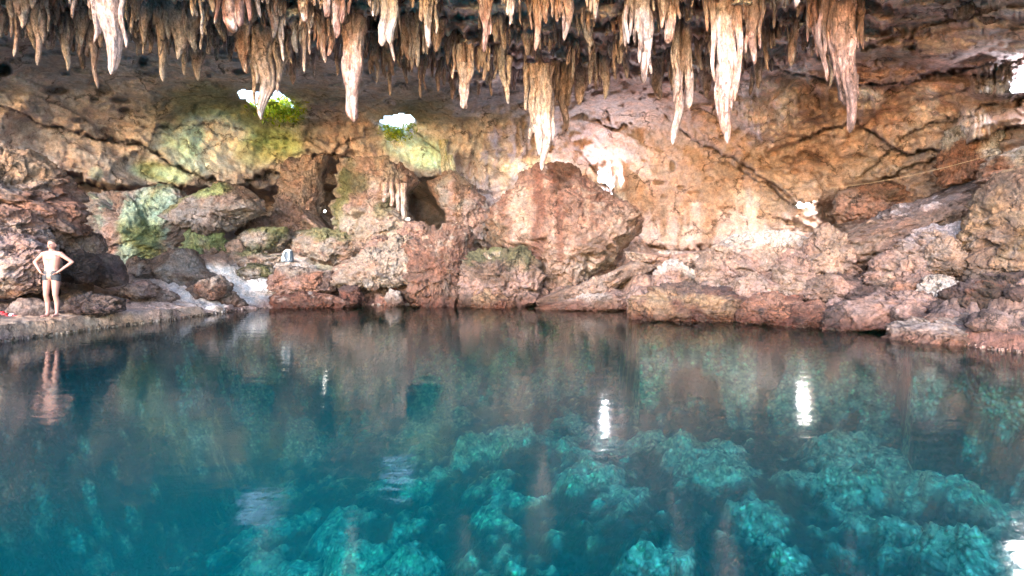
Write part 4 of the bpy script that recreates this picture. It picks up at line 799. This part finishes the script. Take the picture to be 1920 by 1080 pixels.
sandal(21, 12.3, R(-3), MR_, MW_, 'red sandal with a white strap below the blue pair', 'pair of red sandals')
sandal(74, 13.0, R(4), MW_, ML_, 'white sandal with lilac strap, beside the standing person', 'pair of white sandals')
sandal(86, 13.05, R(-8), MW_, ML_, 'white sandal with lilac strap, partly behind the standing person', 'pair of white sandals')

# ------------------------------------------------------------------ the person on the ledge
M_SKIN = simple('sunlit_skin', (.36, .18, .15), .5, noise=.08); M_SUIT = simple('dark_swimwear', (.03, .03, .04), .7); M_HAIR = simple('dark_brown_hair', (.05, .03, .02), .6)
def capsules(name, segs, mat, parent, vox):
    bm = bmesh.new()
    for a, ra, b, rb in segs:
        a, b = Vector(a), Vector(b); d_ = b - a; L_ = d_.length
        n = max(2, int(L_ / (min(ra, rb) * .35)) + 1)
        for k in range(n):
            f_ = k / (n - 1) if n > 1 else 0
            bmesh.ops.create_icosphere(bm, subdivisions=2, radius=ra + (rb - ra) * f_, matrix=Matrix.Translation(a + d_ * f_))
    o = bobj(name, bm, mat, parent, True)
    m_ = o.modifiers.new('remesh', 'REMESH'); m_.mode = 'VOXEL'; m_.voxel_size = vox; m_.use_smooth_shade = True
    sm = o.modifiers.new('smooth', 'SMOOTH'); sm.factor = .5; sm.iterations = 3
    return o
pD = 12.1; pr = empty('person', ((97 - 960) / F * pD, pD, gz(97, pD) + .005), R(8))
tag(pr, 'bare chested person in dark swim briefs standing hands on hips on the shore ledge', 'person')
sg = []
def seg(a, ra, b, rb): sg.append((a, ra, b, rb))
for sx, fx_, kx in ((-1, -.09, -.10), (1, .10, .09)):
    hip = (sx * .085, 0, .90); knee = (kx, -.025, .49); ank = (fx_, .01, .085)
    seg(hip, .088, ((hip[0] + knee[0]) / 2, -.015, .70), .074); seg(((hip[0] + knee[0]) / 2, -.015, .70), .074, knee, .052)
    seg(knee, .052, (kx * .6 + fx_ * .4, .02, .34), .052); seg((kx * .6 + fx_ * .4, .02, .34), .052, ank, .034)
    seg(ank, .036, (fx_, -.02, .045), .036); seg((fx_, .035, .03), .028, (fx_ + sx * .012, -.13, .026), .027); seg((fx_ + sx * .02, -.13, .022), .02, (fx_ + sx * .022, -.17, .018), .016)
    sh = (sx * .175, .01, 1.42); el = (sx * .385, .06, 1.24); wr = (sx * .205, -.06, 1.04)
    seg((sx * .06, .01, 1.45), .055, sh, .058); seg(sh, .055, ((sh[0] + el[0]) / 2, .03, 1.33), .045); seg(((sh[0] + el[0]) / 2, .03, 1.33), .045, el, .036)
    seg(el, .037, ((el[0] * .65 + wr[0] * .35), .02, 1.17), .036); seg(((el[0] * .65 + wr[0] * .35), .02, 1.17), .036, wr, .024)
    seg(wr, .024, (sx * .165, -.085, 1.0), .022)
    for k, ln in enumerate((.062, .072, .068, .052)):
        b0 = (sx * (.160 - .012 * k), -.09 + .010 * k - .01, 1.0 - .012 * k); m1 = (b0[0] - sx * ln * .55, b0[1] - .018, b0[2] - .012); m2 = (m1[0] - sx * ln * .45, m1[1] + .004, m1[2] - .018)
        seg(b0, .0095, m1, .0085); seg(m1, .0085, m2, .0075)
    seg((sx * .18, -.06, 1.01), .012, (sx * .185, -.02, .975), .009)
    seg((sx * .055, -.045, 1.33), .062, (sx * .09, -.035, 1.36), .058)
seg((0, 0, .93), .12, (0, 0, 1.0), .115); seg((-.05, 0, .93), .10, (.05, 0, .93), .10); seg((-.05, 0, 1.12), .092, (.05, 0, 1.12), .092); seg((-.045, 0, 1.0), .10, (-.05, 0, 1.12), .092); seg((.045, 0, 1.0), .10, (.05, 0, 1.12), .092)
seg((-.05, 0, 1.12), .092, (-.075, 0, 1.33), .10); seg((.05, 0, 1.12), .092, (.075, 0, 1.33), .10); seg((-.07, 0, 1.33), .10, (.07, 0, 1.33), .10); seg((0, .01, 1.44), .065, (0, 0, 1.54), .052)
seg((0, 0, 1.60), .074, (0, .012, 1.665), .083); seg((0, -.02, 1.575), .055, (0, -.03, 1.60), .06); seg((0, -.09, 1.635), .012, (0, -.10, 1.61), .014)
for sx in (-1, 1): seg((sx * .082, .01, 1.63), .014, (sx * .084, .014, 1.60), .011)
capsules('body', sg, M_SKIN, pr, .008)
capsules('swim_briefs', [((-.05, 0, .925), .112, (.05, 0, .925), .112), ((-.05, 0, .99), .108, (.05, 0, .99), .108), ((-.085, 0, .90), .097, (-.09, 0, .85), .092), ((.085, 0, .90), .097, (.09, 0, .85), .092)], M_SUIT, pr, .01)
capsules('hair', [((0, .03, 1.66), .086, (0, .025, 1.685), .088), ((0, .045, 1.61), .07, (0, .045, 1.66), .08)], M_HAIR, pr, .01)
for sx in (-1, 1):
    bm = bmesh.new(); bmesh.ops.create_uvsphere(bm, u_segments=10, v_segments=8, radius=.011, matrix=Matrix.Translation((sx * .03, -.079, 1.645))); bobj('eye', bm, M_SUIT, pr, True)
bm = bmesh.new(); bmesh.ops.create_uvsphere(bm, u_segments=10, v_segments=8, radius=1, matrix=Matrix.Translation((0, -.087, 1.58)) @ Matrix.Diagonal((.022, .006, .006, 1))); bobj('mouth', bm, simple('lips', (.45, .15, .13)), pr, True)

# ------------------------------------------------------------------ greenery in the skylights, hanging roots, cable
M_LEAF, lt, lo_ = nodes('sunlit_leaves')
pb = lt.nodes.new('ShaderNodeBsdfPrincipled'); ca = lt.nodes.new('ShaderNodeAttribute'); ca.attribute_name = 'Col'; lt.links.new(ca.outputs['Color'], pb.inputs['Base Color'])
pb.inputs['Roughness'].default_value = .5; tb = lt.nodes.new('ShaderNodeBsdfTranslucent'); lt.links.new(ca.outputs['Color'], tb.inputs[0])
ms = lt.nodes.new('ShaderNodeMixShader'); ms.inputs[0].default_value = .45; lt.links.new(pb.outputs[0], ms.inputs[1]); lt.links.new(tb.outputs[0], ms.inputs[2]); lt.links.new(ms.outputs[0], lo_.inputs[0])
def leaves(name, spots, Dd, label, seed, size=.11):
    rr = np.random.RandomState(seed); Vs, Fs, Cs = [], [], []
    for (cx, cy, sx, sy, n) in spots:
        for _ in range(n):
            c = np.array(at(cx + rr.normal() * sx, cy + rr.normal() * sy, Dd + rr.uniform(-.35, .45)))
            u = rr.normal(size=3); u /= np.linalg.norm(u); v_ = np.cross(u, rr.normal(size=3)); v_ /= np.linalg.norm(v_); L_ = size * rr.uniform(.5, 1.3)
            b = len(Vs); w_ = np.cross(u, v_)
            Vs += [c - u * L_, c + v_ * L_ * .35 + w_ * L_ * .08, c + u * L_, c - v_ * L_ * .35 + w_ * L_ * .08]; Fs.append((b, b + 1, b + 2, b + 3))
            col_ = lin((150, 176, 40)) * rr.uniform(.4, 1.3) if rr.rand() < .7 else lin((196, 196, 60)) * rr.uniform(.6, 1.1); Cs += [np.minimum(col_, .9)] * 4
    Vs = np.array(Vs); o_ = np.array([Vs[:, 0].mean(), Dd, Vs[:, 2].min()])
    ob = mk(name, Vs - o_, Fs, M_LEAF, col=np.array(Cs)); ob.location = o_; tag(ob, label, 'plant'); return ob
leaves('creeper', [(525, 196, 17, 7, 420), (540, 214, 14, 8, 300), (505, 212, 14, 9, 220), (470, 196, 10, 3, 80)], float(Dbase(520, 200)) - .1, 'yellow green creeper growing on the rim of the left skylight', 3)
leaves('creeper', [(742, 250, 13, 8, 300), (728, 240, 8, 4, 90), (762, 240, 9, 4, 90)], float(Dbase(745, 240)) - .2, 'bright green creeper below the right skylight', 4, .09)
stal([s1(836, 262, 842, 402, 9, 3, .5), s1(832, 275, 832, 380, 7, 3, .6), s1(845, 290, 851, 398, 8, 3, .6), s1(828, 262, 838, 330, 8, 3, .8, .1)], float(Dsh(838, 300)) - .9, ('mint', 'lime', 'white'), 'pale green bundle of hanging roots below the right skylight', 91.3, name='hanging_roots', cat='roots')
for q, (a_, b_, c_, d_) in enumerate([(757, 352, 756, 412), (734, 350, 735, 388), (722, 350, 720, 380), (746, 352, 747, 396)]):
    stal([s1(a_, b_ - 8, c_, d_, 9 - q % 2 * 2, 4, .5)], 21.35, ('tan', 'pink', 'sand'), ['long thin tan drip under the right end of the mossy cone overhang', 'short tan drip under the middle of the mossy cone overhang', 'shortest drip, at the left end under the mossy cone overhang', 'medium tan drip next to the long one under the mossy cone overhang'][q], 95 + q, 'drips under the overhang of the mossy cone')
cu = bpy.data.curves.new('cable', 'CURVE'); cu.dimensions = '3D'; cu.bevel_depth = .004; sp = cu.splines.new('POLY'); pts = []
a, b = at(1868, 288, 14.2), at(1556, 353, 17.2)
for k in range(25):
    t_ = k / 24; p = a.lerp(b, t_); p.z -= .12 * math.sin(math.pi * t_); pts.append(p)
sp.points.add(24)
for k, p in enumerate(pts): sp.points[k].co = (*(p - a), 1)
tmp = bpy.data.objects.new('cable', cu); me = bpy.data.meshes.new_from_object(tmp); bpy.data.objects.remove(tmp)
co = bpy.data.objects.new('cable', me); COL.objects.link(co); co.location = a; me.materials.clear(); me.materials.append(simple('tan_cable', (.5, .36, .24)))
tag(co, 'thin tan cable stretched across the upper right wall', 'cable')
